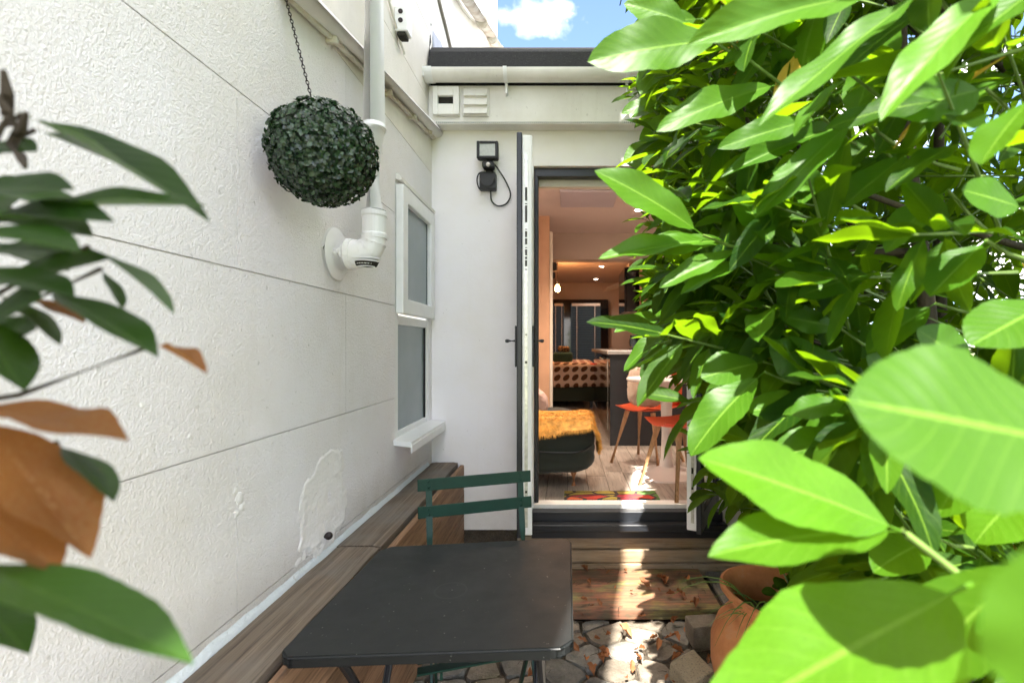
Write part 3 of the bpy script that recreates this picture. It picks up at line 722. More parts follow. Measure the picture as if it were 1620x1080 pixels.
# bed
bed = thing('bed', 'double bed with dark green base and leaf patterned duvet', 'bed', (-.2, 8.6, oz0))
def rbox(lo, hi, bev, n=3, amp=0, seed=0, sub=0):
    bm = B(lo, hi, bev=bev, seg=n)
    if sub: bmesh.ops.subdivide_edges(bm, edges=bm.edges[:], cuts=sub, use_grid_fill=True)
    if amp:
        for v in bm.verts: v.co += Vector((noise.noise(v.co*5+Vector((seed,0,0))), noise.noise(v.co*5+Vector((0,seed,0))), noise.noise(v.co*5+Vector((0,0,seed)))))*amp
    return bm
ob('base', rbox((-1.1, 7.7, oz0+.10), (.46, 9.7, oz0+.33), .02), 'bedgreen', bed)
for (x, y) in ((.40, 7.75), (-1.0, 7.75), (.40, 9.6), (-1.0, 9.6)): ob('leg', B((x-.025, y-.025, oz0), (x+.025, y+.025, oz0+.099)), 'black', bed)
ob('duvet', rbox((-1.15, 7.6, oz0+.335), (.50, 9.7, oz0+.70), .10, 4, .03, 3, 2), 'duvet', bed, smooth=True)
tw = rbox((-.22, 7.9, oz0+.70), (.12, 8.3, oz0+.86), .06, 3, .015, 5, 1); tag(ob('towel', tw, 'towel', smooth=True), 'dark green folded towel lying on the bed', 'towel')
tw = rbox((-.13, 7.95, oz0+.868), (.06, 8.2, oz0+.96), .04, 3, .015, 9, 1); tag(ob('scarf', tw, 'leopard', smooth=True), 'leopard print cloth folded on top of the green towel', 'cloth')
# kitchen
kit = thing('kitchen_unit', 'gloss black kitchen units with pale worktop inside the doorway', 'kitchen unit', (.9, 6, oz0))
ob('end_panel', B((.43, 4.77, oz0+.002), (1.35, 4.80, Z(-.085)), bev=.002), 'anthracite', kit)
ob('plinth', B((.50, 4.81, oz0), (1.3, 7.6, oz0+.10)), 'black', kit)
ob('carcass', B((.455, 4.801, oz0+.101), (1.34, 7.6, Z(-.086))), 'black', kit)
for k in range(5):
    a = 4.81+k*.55; c_ = ob('cupboard_door', B((.432, a, oz0+.11), (.453, a+.545, Z(-.095)), bev=.003), 'gloss', kit)
    if k == 1: ob('handle', T([(.405, a+.05, Z(-.14)), (.405, a+.5, Z(-.14))], .008, 8), 'steel', c_)
hs_ = ob('handle', T([(.415, 4.86, oz0+.14), (.415, 4.86, Z(-.15))], .009, 8), 'steel', kit)
ob('worktop', B((.40, 4.74, Z(-.083)), (1.36, 7.6, Z(-.045)), bev=.004), 'worktop', kit)
wc = thing('wall_cupboard', 'tall gloss black cupboard above the worktop behind the leaves', 'cupboard', (1.0, 6.6, Z(.3)))
ob('body', B((.80, 6.5, Z(.45)), (1.3, 7.2, Z(1.04)), bev=.004), 'gloss', wc); ob('door', B((.775, 6.51, Z(.455)), (.798, 7.19, Z(1.035)), bev=.004), 'gloss', wc)
ck = thing('extractor_hood', 'small pale angled extractor hood on the kitchen wall', 'hood', (.75, 8, Z(.8)))
ob('canopy', prism([(0,0), (.35,.10), (.35,.16), (.02,.03)], lambda u, v, w_: Vector((.62+u, w_, Z(.88)+v)), 7.6, 8.1), 'trim', ck)
ob('duct', B((.99, 7.7, Z(1.0)), (1.2, 8.0, Z(1.3))), 'trim', ck)
pn = thing('coffee_maker', 'black coffee maker standing on the pale worktop', 'appliance', (.80, 5.6, Z(-.045)))
ob('body', box(box(box(NB(), (.74, 5.5, Z(-.044)), (.90, 5.75, Z(-.01)), .008), (.82, 5.5, Z(-.01)), (.90, 5.75, Z(.20)), .008), (.73, 5.5, Z(.20)), (.90, 5.75, Z(.28)), .01), 'black', pn)
ob('jug', lathe([(.045, 0), (.055, .05), (.04, .12), (.042, .13)], (.775, 5.62, Z(-.008)), 16), 'night', pn, smooth=True)
# tiled wall piece between the counter and the shelf
tl = thing('tiled_wall', 'short stretch of brown tiled wall behind the leaves', 'wall', (1.2, 5.6, Z(0)))
ob('backing', B((.95, 6.3, Z(-.04)), (1.4, 6.36, Z(1.0))), 'orange_plaster', tl)
for i in range(4):
    for j in range(9): ob('tile', B((.955+i*.11, 6.288, Z(.0)+j*.075), (1.06+i*.11, 6.299, Z(.07)+j*.075), bev=.002), 'tile', tl)
# sofa
sofa = thing('sofa_bed', 'dark green fabric sofa bed on short wooden legs just inside the door', 'sofa', (-.4, 4.0, oz0))
def soft(lo, hi, nx, ny, nz_, e=.35, wr=.006, seed=0):
    # superellipsoid cushion
    bm = NB(); lo, hi = Vector(lo), Vector(hi); c = (lo+hi)/2; h_ = (hi-lo)/2
    bmesh.ops.create_cube(bm, size=2); bmesh.ops.subdivide_edges(bm, edges=bm.edges[:], cuts=14, use_grid_fill=True)
    p_ = 2/e
    for v in bm.verts:
        m_ = (abs(v.co.x)**p_+abs(v.co.y)**p_+abs(v.co.z)**p_)**(1/p_); q = v.co/m_
        w_ = wr*noise.noise(Vector((q.x*5+seed, q.y*5, q.z*5)))+wr*.6*noise.noise(Vector((q.x*14, q.y*14+seed, q.z*14)))
        v.co = c+Vector((q.x*h_.x, q.y*h_.y, q.z*h_.z))+q*w_
    return bm
ob('end_cushion', soft((-1.1, 3.31, Z(-.875)), (.20, 3.75, Z(-.53)), 1, 1, 1, .36, .014, 2), 'sofa', sofa, smooth=True)
ob('piping', T(smooth_path([(-1.0, 3.315, Z(-.70)), (-.4, 3.300, Z(-.70)), (.0, 3.30, Z(-.715)), (.13, 3.32, Z(-.70)), (.195, 3.42, Z(-.66))]), .006, 6), 'black', sofa)
ob('seat_cushion', soft((-1.1, 3.74, Z(-.86)), (.10, 5.0, Z(-.60)), 1, 1, 1, .3, .01, 5), 'sofa', sofa, smooth=True)
ob('backrest', soft((-1.23, 3.4, Z(-.6)), (-.80, 5.0, Z(-.1)), 1, 1, 1, .4, .01, 7), 'sofa', sofa, smooth=True)
for (x, y) in ((.055, 3.42), (-.9, 3.42), (.03, 4.8), (-.9, 4.8)):
    ob('leg', T([(x, y, Z(-.87)), (x, y, oz0)], [.024, .017], 12), 'wood_dark', sofa)
# fur throw: cloth plus strands
bm = NB(); nu, nv = 26, 12; gr = []
def thr(u, v):   # u along -X..+X then down the side; v along depth
    y = 3.29+.34*v; x = -.42+.60*min(u, .82)/.82
    z = Z(-.515)-.02*math.sin(v*3)+.012*noise.noise(Vector((u*6, v*5, 0)))
    if u > .82: t = (u-.82)/.18; x = .18+.045*math.sin(t*1.5); z -= .30*t*(.65+.35*v)
    if v < .35 and u <= .9: z -= (.35-v)*.44*(1.1-.7*u/.9); y = 3.29+.34*v-.008
    return Vector((x, y-.016, z+.045))
for i in range(nu):
    gr.append([bm.verts.new(thr(i/(nu-1), j/(nv-1))) for j in range(nv)])
for i in range(nu-1):
    for j in range(nv-1): bm.faces.new((gr[i][j], gr[i+1][j], gr[i+1][j+1], gr[i][j+1]))
r2 = random.Random(5)
for k in range(9000):
    u, v = r2.random()**.8, r2.random()**1.3; p = thr(u, v); nrm = Vector((r2.uniform(-.3,.5) + (.8 if u > .8 else 0), -1.0 if v < .4 else -.3, (.9 if v > .3 and u < .82 else -.2)))
    nrm.normalize(); d_ = (nrm*.55+Vector((r2.uniform(-.5,.5), r2.uniform(-.4,.2), -.75))).normalized()*r2.uniform(.018, .042); s_ = Vector((r2.uniform(-1,1), 0, r2.uniform(-1,1))).normalized()*.0016
    a, b, c = bm.verts.new(p-s_+nrm*.002), bm.verts.new(p+s_+nrm*.002), bm.verts.new(p+d_+nrm*.008); bm.faces.new((a, b, c))
tag(ob('fur_throw', bm, 'fur'), 'shaggy mustard yellow fur throw draped over the green sofa', 'throw')
tag(ob('cushion', soft((-.52, 3.85, Z(-.62)), (-.145, 4.05, Z(-.33)), 1, 1, 1, .75, .012, 4), 'cushion', smooth=True), 'pale pink cushion on the green sofa behind the throw', 'cushion')
# indoor mat
tag(ob('doormat', B((-.01, D+.10, oz0+.001), (.59, 3.25, oz0+.013), bev=.003), 'rug'), 'small mat with red green and blue leaf pattern on the pale floor', 'doormat')
# pedestal table
pt = thing('pedestal_table', 'round white pedestal table behind the orange chair', 'table', (.76, 3.72, oz0))
ob('base', lathe([(.26, 0), (.255, .010), (.12, .025), (.055, .06), (.04, .14), (.036, .30), (.045, .60), (.09, .70)], (.76, 3.72, oz0+.001), 40), 'whiteplastic', pt, smooth=True)
ob('table_top', lathe([(.285, 0), (.30, .010), (.30, .022), (.292, .026)], (.76, 3.72, oz0+.70), 48), 'whiteplastic', pt)
# moulded chairs
def shell_chair(lab, loc, rot, grp):
    t = thing('shell_chair', lab, 'chair', (0,0,0), grp)
    bm = NB(); nu, nv = 13, 22; gr = []
    for j in range(nv):
        v = j/(nv-1); row = []
        if v < .52: yy, zz = .22-.40*(v/.52), .445-.015*math.sin(v/.52*3.1)
        else: a = (v-.52)/.48; yy, zz = -.18-.10*a-.03*math.sin(a*3.1), .445+.36*a**1.15
        hw = .225 if v < .5 else .225-.05*((v-.5)/.5)**2
        if v < .12: hw *= math.sqrt(max(.02, 1-((.12-v)/.12)**2))*.5+.5
        if v > .85: hw *= math.sqrt(max(.02, 1-((v-.85)/.16)**2))
        for i in range(nu):
            u = 2*i/(nu-1)-1; cup = .035*u*u
            row.append(bm.verts.new((u*hw, yy+(cup*1.6 if v > .55 else 0), zz+(cup if v <= .6 else 0))))
        gr.append(row)
    for j in range(nv-1):
        for i in range(nu-1): bm.faces.new((gr[j][i], gr[j][i+1], gr[j+1][i+1], gr[j+1][i]))
    bmesh.ops.solidify(bm, geom=bm.faces[:], thickness=.010)
    ob('shell', bm, 'orange', t, smooth=True)
    for sx_, sy_ in ((-1,1),(1,1),(-1,-1),(1,-1)): ob('leg', T([(sx_*.12, sy_*.10+.02, .43), (sx_*.22, sy_*.21+.0, 0)], [.021, .013], 12), 'wood_in', t, smooth=True)
    t.location = loc; t.rotation_euler.z = rot
    return t
shell_chair('orange moulded chair holding a pink cushion behind the pedestal table', (.68, 4.10, oz0), R(140), 'orange moulded chairs with wooden legs')
shell_chair('orange moulded chair in the sun nearest the doorway', (.79, 3.30, oz0), R(112), 'orange moulded chairs with wooden legs')
c2 = soft((-.15, -.045, -.16), (.15, .045, .16), 1, 1, 1, .55, .01, 6)
co = tag(ob('cushion', c2, 'cushion2', smooth=True), 'cream pink square cushion leaning on the farther orange chair', 'cushion'); co.location = (.655, 4.04, oz0+.63); co.rotation_euler = (R(-10), R(6), R(10))

# ------------------------------------------------------------ things on the walls
# downpipe with elbow
pdp = 1.73; px_ = (592-VX)*pdp/F
dp = thing('downpipe', 'pale grey plastic downpipe with vented elbow into the left wall', 'downpipe', (px_, pdp, 1.7))
zt, zs = 4.2, Z(.765)
ob('pipe', T([(px_, pdp, zs-.0), (px_, pdp, 7.0)], .0365, 28), 'pvc', dp, smooth=True)
ob('pipe', T([(px_, pdp, Z(.44)), (px_, pdp, zs)], .0362, 28), 'pvc', dp, smooth=True)
ob('coupling', T([(px_, pdp, zs-.012), (px_, pdp, zs-.004), (px_, pdp, zs+.0), (px_, pdp, zs+.012)], [.038, .041, .041, .038], 28), 'pvc', dp)
zc = Z((VY-402)*1.73/F)
ob('socket', T([(px_, pdp, Z(.475)), (px_, pdp, Z(.47)), (px_, pdp, Z(.455)), (px_, pdp, Z(.45)), (px_, pdp, Z(.395)), (px_, pdp, Z(.39)), (px_, pdp, Z(.375))], [.040, .043, .043, .040, .040, .043, .043], 28), 'pvc', dp)
arc = [Vector((px_-.058+.058*math.cos(a), pdp, zc+.062-.062*math.sin(a))) for a in [R(q) for q in range(0, 91, 15)]]
ob('elbow', T([(px_, pdp, Z(.385))]+arc+[(px_-.075, pdp, zc)], [.040]*1+[.040+.010*min(1, i/5) for i in range(7)]+[.050], 28), 'pvc', dp, smooth=True)
for a in (20, 45, 68):
    a = R(a); c_ = Vector((px_-.058+.058*math.cos(a), pdp, zc+.062-.062*math.sin(a))); t_ = Vector((-math.sin(a), 0, -math.cos(a)))
    ob('elbow_rib', T([c_-t_*.0025, c_+t_*.0025], .0425+.008*math.sin(a), 28), 'pvc', dp)
xs = px_-.072
ob('wall_socket', T([(WX+.0, pdp, zc), (xs-.02, pdp, zc), (xs-.018, pdp, zc), (xs, pdp, zc)], [.050, .050, .054, .054], 28), 'pvc', dp)
for q in (.022, .04): ob('collar_ring', T([(WX+q, pdp, zc), (WX+q+.006, pdp, zc)], .0545, 28), 'pvc', dp)
ob('flange', T([(WX+.001, pdp, zc), (WX+.008, pdp, zc), (WX+.016, pdp, zc)], [.093, .090, .062], 36), 'pvc', dp, smooth=True)
gl = ob('vent_grille', lathe([(.001, -.047), (.034, -.044), (.042, -.028)], (px_-.022, pdp-.012, zc), 22), 'dark', dp)
for k in range(4):
    zz = zc-.020-.009*k; rr = .047-.007*k*.9
    ob('grille_bar', T([Vector((px_-.022+rr*math.cos(a), pdp-.012+rr*math.sin(a)*1.02, zz)) for a in [R(q) for q in range(180, 375, 15)]], .0022, 6), 'pvc', dp)
for zz in (Z(1.02),): ob('pipe_clip', T([(px_, pdp, zz+1.0), (px_, pdp, zz+1.03)], .040, 28), 'pvc', dp)
# sloping waste pipe with bracket board
def onw(px, py, off=.0): d = -(WX+off)*F/(VX-px); return P(px, py, d)
wp = thing('waste_pipe', 'stained white waste pipe sloping up along the left wall behind the downpipe', 'pipe', (WX, 2, 2.8))
a, b = onw(455, -30, .035), onw(694, 212, .035)
ob('pipe', T([a, b], .032, 20), 'upvc_dirty', wp, smooth=True)
ob('pipe_end', T([b-(b-a).normalized()*.01, b+(b-a).normalized()*.006], .036, 20), 'upvc_dirty', wp)
dlow = Vector((0, 0, -.048)); ob('conduit', T([onw(455, -22, .015)+dlow*.6, onw(686, 205, .015)+dlow], .012, 10), 'oldpipe', wp)
for t_ in (.18, .5, .72, .9): c_ = a.lerp(b, t_); ob('bracket', B((WX, c_.y-.008, c_.z-.045), (c_.x+.004, c_.y+.008, c_.z-.02), bev=.002), 'oldpipe', wp)
# junction box with cable
c_ = onw(636, 32, .03); jb = thing('junction_box', 'small white junction box with two screws high on the left wall', 'junction box', tuple(c_))
ob('case', B((WX, c_.y-.02, c_.z-.062), (WX+.062, c_.y+.05, c_.z+.055), bev=.004), 'upvc', jb)
for s_ in (-.02, .022): ob('screw', T([(WX+.030, c_.y-.021, c_.z+s_+.005), (WX+.030, c_.y-.025, c_.z+s_+.005)], .011, 14), 'chain', jb)
ob('cable_gland', B((WX+.01, c_.y-.015, c_.z-.082), (WX+.05, c_.y+.04, c_.z-.063), bev=.003), 'dark', jb)
def cable(lab, pts, r=.005, mat='cable'): tag(ob('cable', T(smooth_path(pts, 4), r, 8), mat), lab, 'cable')
cable('pale cable hanging just left of the junction box', [onw(610, -20, .01), onw(617, 8, .01), onw(626, 40, .01), onw(632, 62, .01), onw(640, 86, .014)], .006, 'upvc_dirty')
cable('thin grey cable running down the wall right of the torn flashing', [onw(690, -20, .01), onw(697, 10, .01), onw(706, 45, .01), onw(715, 84, .01)], .010)
cable('thin sagging cable beside the stained upper pipe', [onw(718, -10, .01), onw(735, 18, .01), onw(756, 40, .01), onw(770, 55, .01), onw(782, 82, .01)], .010, 'upvc_dirty')
up = thing('upper_pipe', 'stained cream pipe sloping down the high wall above the flat roof', 'pipe', tuple(onw(760, 30)))
a, b = onw(728, -18, .07), onw(798, 90, .07); ob('pipe', T([a, b], .045, 18), 'oldpipe', up, smooth=True)
for t_ in (.35, .6, .85): c_ = a.lerp(b, t_); dd = (b-a).normalized(); ob('collar', T([c_-dd*.03, c_+dd*.03], .052, 18), 'oldpipe', up)
# floodlight
f_ = P(772, 240, 2.90); fld = thing('floodlight', 'black floodlight with motion sensor and looped cable beside the door', 'floodlight', (f_.x, D, f_.z))
X0, Z0 = f_.x, f_.z
ob('lamp_case', box(box(box(box(NB(), (X0-.062, D-.11, Z0-.048), (X0-.046, D-.065, Z0+.052), .003), (X0+.046, D-.11, Z0-.048), (X0+.062, D-.065, Z0+.052), .003), (X0-.046, D-.109, Z0-.048), (X0+.046, D-.065, Z0-.034), .003), (X0-.046, D-.109, Z0+.038), (X0+.046, D-.065, Z0+.052), .003), 'blackplastic', fld)
ob('heat_sink', B((X0-.06, D-.066, Z0-.045), (X0+.06, D-.045, Z0+.05), bev=.006), 'blackplastic', fld)
ob('lens', B((X0-.046, D-.102, Z0-.034), (X0+.046, D-.075, Z0+.038)), 'lens', fld)
ob('knuckle', T([(X0, D-.07, Z0-.045), (X0, D-.07, Z0-.075)], .011, 12), 'blackplastic', fld)
sn = ob('sensor', B((X0-.032, D-.10, Z0-.098), (X0+.036, D-.04, Z0-.062), bev=.006), 'blackplastic', fld)
bm = NB(); bmesh.ops.create_uvsphere(bm, u_segments=14, v_segments=10, radius=.013, matrix=Matrix.Translation((X0+.004, D-.10, Z0-.083))); ob('sensor_eye', bm, 'whiteplastic', sn, smooth=True)
ob('bracket', B((X0-.02, D-.04, Z0-.12), (X0+.02, D, Z0-.04)), 'blackplastic', fld)
jb2 = ob('connection_box', B((X0-.056, D-.055, Z0-.212), (X0+.042, D, Z0-.110), bev=.008, seg=2), 'blackplastic', fld)
ob('box_lid', T([(X0-.007, D-.056, Z0-.161), (X0-.007, D-.066, Z0-.161)], [.044, .038], 28), 'blackplastic', jb2)
ob('cable', T(smooth_path([(X0+.03, D-.05, Z0-.06), (X0+.055, D-.04, Z0-.09), (X0+.10, D-.015, Z0-.16), (X0+.125, D-.012, Z0-.23), (X0+.10, D-.012, Z0-.285), (X0+.05, D-.012, Z0-.30), (X0+.012, D-.014, Z0-.27), (X0+.006, D-.02, Z0-.21)]), .0045, 8), 'blackplastic', fld)
ob('cable', T(smooth_path([(X0-.02, D-.05, Z0-.11), (X0-.055, D-.05, Z0-.115), (X0-.072, D-.04, Z0-.15), (X0-.066, D-.02, Z0-.19), (X0-.05, D-.015, Z0-.21)]), .0042, 8), 'blackplastic', fld)

# ------------------------------------------------------------ leaves
def leaf_grid(nu, nv, bend=.15, fold=.18, wave=.0, serr=.0, seed=0, pet=.09, asym=0, shape=1.05, ex=.7):
    V, UV, Fc = [], [], []
    for i in range(nu+1):
        t = i/nu
        if i == 0: wd = .035
        else:
            q = max(0, (t-pet)/(1-pet))
            wd = .035 if t <= pet else max(.02, math.sin(math.pi*min(1, q)**shape)**ex)
            if i == nu: wd = .0
        for j in range(nv+1):
            s = 2*j/nv-1
            sr = 1+serr*(((i*7) % 2)-.5)*(abs(s) > .9)
            x = s*.5*wd*sr
            z = -bend*(t*t)*1.0 + .4*fold*abs(s)*wd*.5 + .7*wave*wd*math.sin(t*14+seed+s*1.2)*abs(s)
            V.append((x, t-.25*bend*t*t*t, z)); UV.append((t, j/nv))
    for i in range(nu):
        for j in range(nv):
            a = i*(nv+1)+j; Fc.append((a, a+1, a+nv+2, a+nv+1))
    return np.array(V), np.array(UV), np.array(Fc)
def mesh_np(name, V, Fc, UV, rnd, mat, smooth=True):
    me = bpy.data.meshes.new(name); nf, k = Fc.shape
    me.vertices.add(len(V)); me.vertices.foreach_set('co', V.astype(np.float32).ravel())
    me.loops.add(nf*k); me.loops.foreach_set('vertex_index', Fc.astype(np.int32).ravel())
    me.polygons.add(nf); me.polygons.foreach_set('loop_start', np.arange(0, nf*k, k, dtype=np.int32))
    me.update(calc_edges=True)
    uv = me.uv_layers.new(name='UVMap'); uv.data.foreach_set('uv', UV[Fc.ravel()].astype(np.float32).ravel())
    at = me.attributes.new('rnd', 'FLOAT', 'POINT'); at.data.foreach_set('value', rnd.astype(np.float32))
    me.polygons.foreach_set('use_smooth', [smooth]*nf)
    me.materials.append(M[mat] if isinstance(mat, str) else mat); me.validate(); return me
def frame(axis, nrm, L, W):
    y = axis.normalized(); z = (nrm-y*nrm.dot(y))
    if z.length < 1e-4: z = Vector((0,0,1))-y*y.z
    z.normalize(); x = y.cross(z)
    return Matrix(((x.x*W, y.x*L, z.x*L), (x.y*W, y.y*L, z.y*L), (x.z*W, y.z*L, z.z*L)))
def leaf_obj(mesh, m3, pos, parent, off, name='leaf'):
    o = bpy.data.objects.new(name, mesh); COL.objects.link(o); o.parent = parent
    m4 = m3.to_4x4(); m4.translation = Vector(pos)-off; o.matrix_basis = m4; return o
lau_ref = [None]
def hero(parent, bpx, bpy_, bd, tpx, tpy, td, wpx, W=.052, bend=.12, fold=.2, mat='lhero', flip=1, wave=.03, seed=0, twist=None, shape=1.05, ex=.7):
    a, b = P(bpx, bpy_, bd), P(tpx, tpy, td); ax = b-a; L = ax.length; mid = (a+b)/2
    view = (cam.location-mid).normalized(); y = ax.normalized(); n0 = (view-y*view.dot(y)).normalized()
    W = max(W, wpx*mid.y/F/math.cos(.65)) if parent is lau_ref[0] else W
    ca = min(1, wpx*mid.y/F/W); phi = math.acos(max(.05, ca))
    c1 = (Matrix.Rotation(phi, 3, y) @ n0); c2_ = (Matrix.Rotation(-phi, 3, y) @ n0)
    nrm = c1 if c1.z > c2_.z else c2_
    if twist is not None: nrm = Matrix.Rotation(twist, 3, y) @ nrm
    # pull the axis up so the drooping tip still lands on b
    V, UV, Fc = leaf_grid(22, 8, bend*flip, fold, wave, .03, seed, shape=shape, ex=ex)
    ax2 = ax+nrm*bend*flip*L*1.0; L2 = ax2.length
    me = mesh_np('leaf', V, Fc, UV, np.zeros(len(V)), mat)
    o = leaf_obj(me, frame(ax2, nrm, L2, W), a, parent, OFF[parent.name]); return o
def batch(leaves, V, UV, Fc, rs_, name, mat, parent=None):
    # leaves: list of (m3, pos); one joined mesh
    n = len(leaves); Ms = np.array([np.array(m) for m, p in leaves]); Ps = np.array([tuple(p) for m, p in leaves])
    VV = np.einsum('nij,vj->nvi', Ms, V)+Ps[:, None, :]
    nvv = len(V); FF = (Fc[None]+(np.arange(n)*nvv)[:, None, None]).reshape(-1, 4)
    off = np.array(OFF[parent.name]) if parent is not None else np.zeros(3)
    me = mesh_np(name, VV.reshape(-1, 3)-off, FF, np.tile(UV, (n, 1)), np.repeat(rs_, nvv), mat)
    o = bpy.data.objects.new(name, me); COL.objects.link(o)
    if parent is not None: o.parent = parent
    o['kind'] = 'stuff'; return o
def rv(r, s=1): return Vector((r.uniform(-s, s), r.uniform(-s, s), r.uniform(-s, s)))

# topiary ball
bc = P(512, 243, 1.32); br = .137
top = thing('topiary_ball', 'round dark green leafy topiary ball hanging by a chain on the white wall', 'topiary ball', tuple(bc))
bm = NB(); bmesh.ops.create_icosphere(bm, subdivisions=3, radius=br*.88, matrix=Matrix.Translation(bc)); ob('core', bm, 'boxcore', top, smooth=True)
rt = random.Random(21); lv = []
V5, U5, F5 = leaf_grid(5, 2, .25, .35, pet=.05, shape=.7)
nn = 1000
for k in range(nn):
    zf = 1-2*(k+.5)/nn; th_ = k*2.39996; rr = math.sqrt(1-zf*zf); nrm = (Vector((rr*math.cos(th_), rr*math.sin(th_), zf))+rv(rt, .05)).normalized()
    base = bc+nrm*(br*rt.uniform(.86, .99)); t1, t2 = frame_of(nrm); a0 = rt.random()*6.28
    for j in range(5):
        a = a0+j*1.257+rt.uniform(-.2, .2); side = t1*math.cos(a)+t2*math.sin(a)
        ax = (side*rt.uniform(.7, 1.1)+nrm*rt.uniform(.35, .9)); L = rt.uniform(.011, .017)
        lv.append((frame(ax, nrm+rv(rt, .55), L, L*.72), base+side*.001, nrm))
view = (cam.location-bc).normalized()
lv.sort(key=lambda q: -q[2].dot(view)*rt.uniform(.8, 1.0))
tm = mesh_np('topiary_leaf', V5, F5, U5, np.zeros(len(V5)), 'box')
for m, p, n_ in lv[:290]: leaf_obj(tm, m, p, top, bc)
batch([(m, p) for m, p, n_ in lv[290:]], V5, U5, F5, np.random.rand(len(lv)-290), 'foliage', 'box', top)
# chain
ct, cb = P(449, -14, 1.41), P(492, 153, 1.32); ch = thing('hanging_chain', 'thin dark rusty chain holding the topiary ball', 'chain', tuple(ct))
L = (ct-cb).length; nl = int(L/.0135); lm = None; dirc = (cb-ct).normalized(); q1, q2 = frame_of(dirc)
bm = NB(); loop = [Vector((.0036*math.cos(a), 0, .0085*math.sin(a))) for a in [2*math.pi*k/12 for k in range(12)]]; tube(bm, loop+[loop[0]], .0013, 5, False)
lm = bpy.data.meshes.new('link'); bm.to_mesh(lm); bm.free(); lm.materials.append(M['chain'])
for k in range(nl):
    o = bpy.data.objects.new('link', lm); COL.objects.link(o); o.parent = ch
    o.matrix_basis = Matrix.Translation(dirc*(k+.5)*L/nl) @ dirc.to_track_quat('Z', 'Y').to_matrix().to_4x4() @ Matrix.Rotation(R(90*(k % 2)+20), 4, 'Z')

# ------------------------------------------------------------ timber planter along the left wall
pl = thing('timber_planter', 'long weathered timber box bench against the foot of the white wall', 'planter', (-.72, 1.6, 0))
bm = NB(); pz = Z(-.70)
def wavy_plank(x0, x1, y0, y1, z0, z1, amp=.002, n=60, seed=0, edge=.004):
    bm = NB(); pr = None; m_ = 6
    for i in range(n+1):
        y = y0+(y1-y0)*i/n; r_ = []
        for j in range(m_+1):
            x = x0+(x1-x0)*j/m_; e = edge*noise.noise(Vector((y*6, seed, j*.1))) if j in (0, m_) else 0
            r_.append(bm.verts.new((x+e, y, z1+amp*noise.noise(Vector((x*30, y*3, seed)))-(.004 if j in (0, m_) else 0))))
        lo_ = [bm.verts.new((r_[0].co.x, y, z0)), bm.verts.new((r_[-1].co.x, y, z0))]
        ring_ = r_+[lo_[1], lo_[0]]
        if pr:
            for k in range(len(ring_)): bm.faces.new((pr[k], ring_[k], ring_[(k+1)%len(ring_)], pr[(k+1)%len(ring_)]))
        else: bm.faces.new(ring_)
        pr = ring_
    bm.faces.new(pr[::-1]); return bm
ob('top_plank', wavy_plank(WX+.004, -.652, .15, 1.72, pz-.035, pz, seed=1), 'wood_grey', pl)
ob('top_plank', wavy_plank(WX+.006, -.648, 1.726, 2.96, pz-.035, pz+.002, seed=4), 'wood_grey', pl)
zz = pz-.012
for k in range(5):
    z1 = zz-.004; z0 = max(0.005, z1-.142); ob('board', wavy_plank(-.638, -.612, .15, 2.968, z0, z1, .001, 40, k+7, .0015), 'wood_fence', pl); zz = z0
    if z0 <= .006: break
for y in (.2, 1.1, 2.0, 2.9): ob('post', B((-.69, y, 0), (-.640, y+.05, pz-.037)), 'wood_fence', pl)
ob('end_board', B((WX+.01, .12, 0), (-.615, .146, pz-.036)), 'wood_fence', pl)

# ------------------------------------------------------------ bistro table
tb = thing('bistro_table', 'small square matt black folding table with clipped corners', 'table', (0,0,0))
crn = [Vector((-.327,-.318)), Vector((.312,-.286)), Vector((.318,.337)), Vector((-.306,.262))]; ch_ = .028
oct_ = []
for i in range(4):
    p, a, b = crn[i], crn[i-1], crn[(i+1) % 4]; oct_ += [tuple(p+(a-p).normalized()*ch_), tuple(p+(b-p).normalized()*ch_)]
tz = Z(-.66)
bm = NB(); prism(oct_, lambda u, v, w_: Vector((u, v, w_)), tz-.026, tz, bm)
bmesh.ops.bevel(bm, geom=[e for e in bm.edges if abs(e.verts[0].co.z-e.verts[1].co.z) < 1e-5], offset=.005, segments=3, affect='EDGES')
bmesh.ops.bevel(bm, geom=[e for e in bm.edges if abs(e.verts[0].co.z-e.verts[1].co.z) > .01], offset=.012, segments=3, affect='EDGES')
tt = ob('table_top', bm, 'table', tb)
ob('apron', box(box(box(box(NB(), (-.26,-.25,tz-.05), (.26,-.235,tz-.0265)), (-.26,.235,tz-.05), (.26,.25,tz-.0265)), (-.26,-.235,tz-.05), (-.245,.235,tz-.0265)), (.245,-.235,tz-.05), (.26,.235,tz-.0265)), 'black', tb)
for sx_ in (-1, 1):
    ob('leg', T([(sx_*.235, -.23, tz-.04), (sx_*.235, .25, .012)], .011, 10), 'black', tb)
    ob('leg', T([(sx_*.215, .23, tz-.04), (sx_*.215, -.25, .012)], .011, 10), 'black', tb)
for (y, z) in ((-.25, .02), (.25, .02), (0.0, .36)): ob('crossbar', T([(-.235, y, z), (.235, y, z)], .008, 8), 'black', tb)
tb.location = (-.296, 1.363, 0); tb.rotation_euler.z = R(.4)
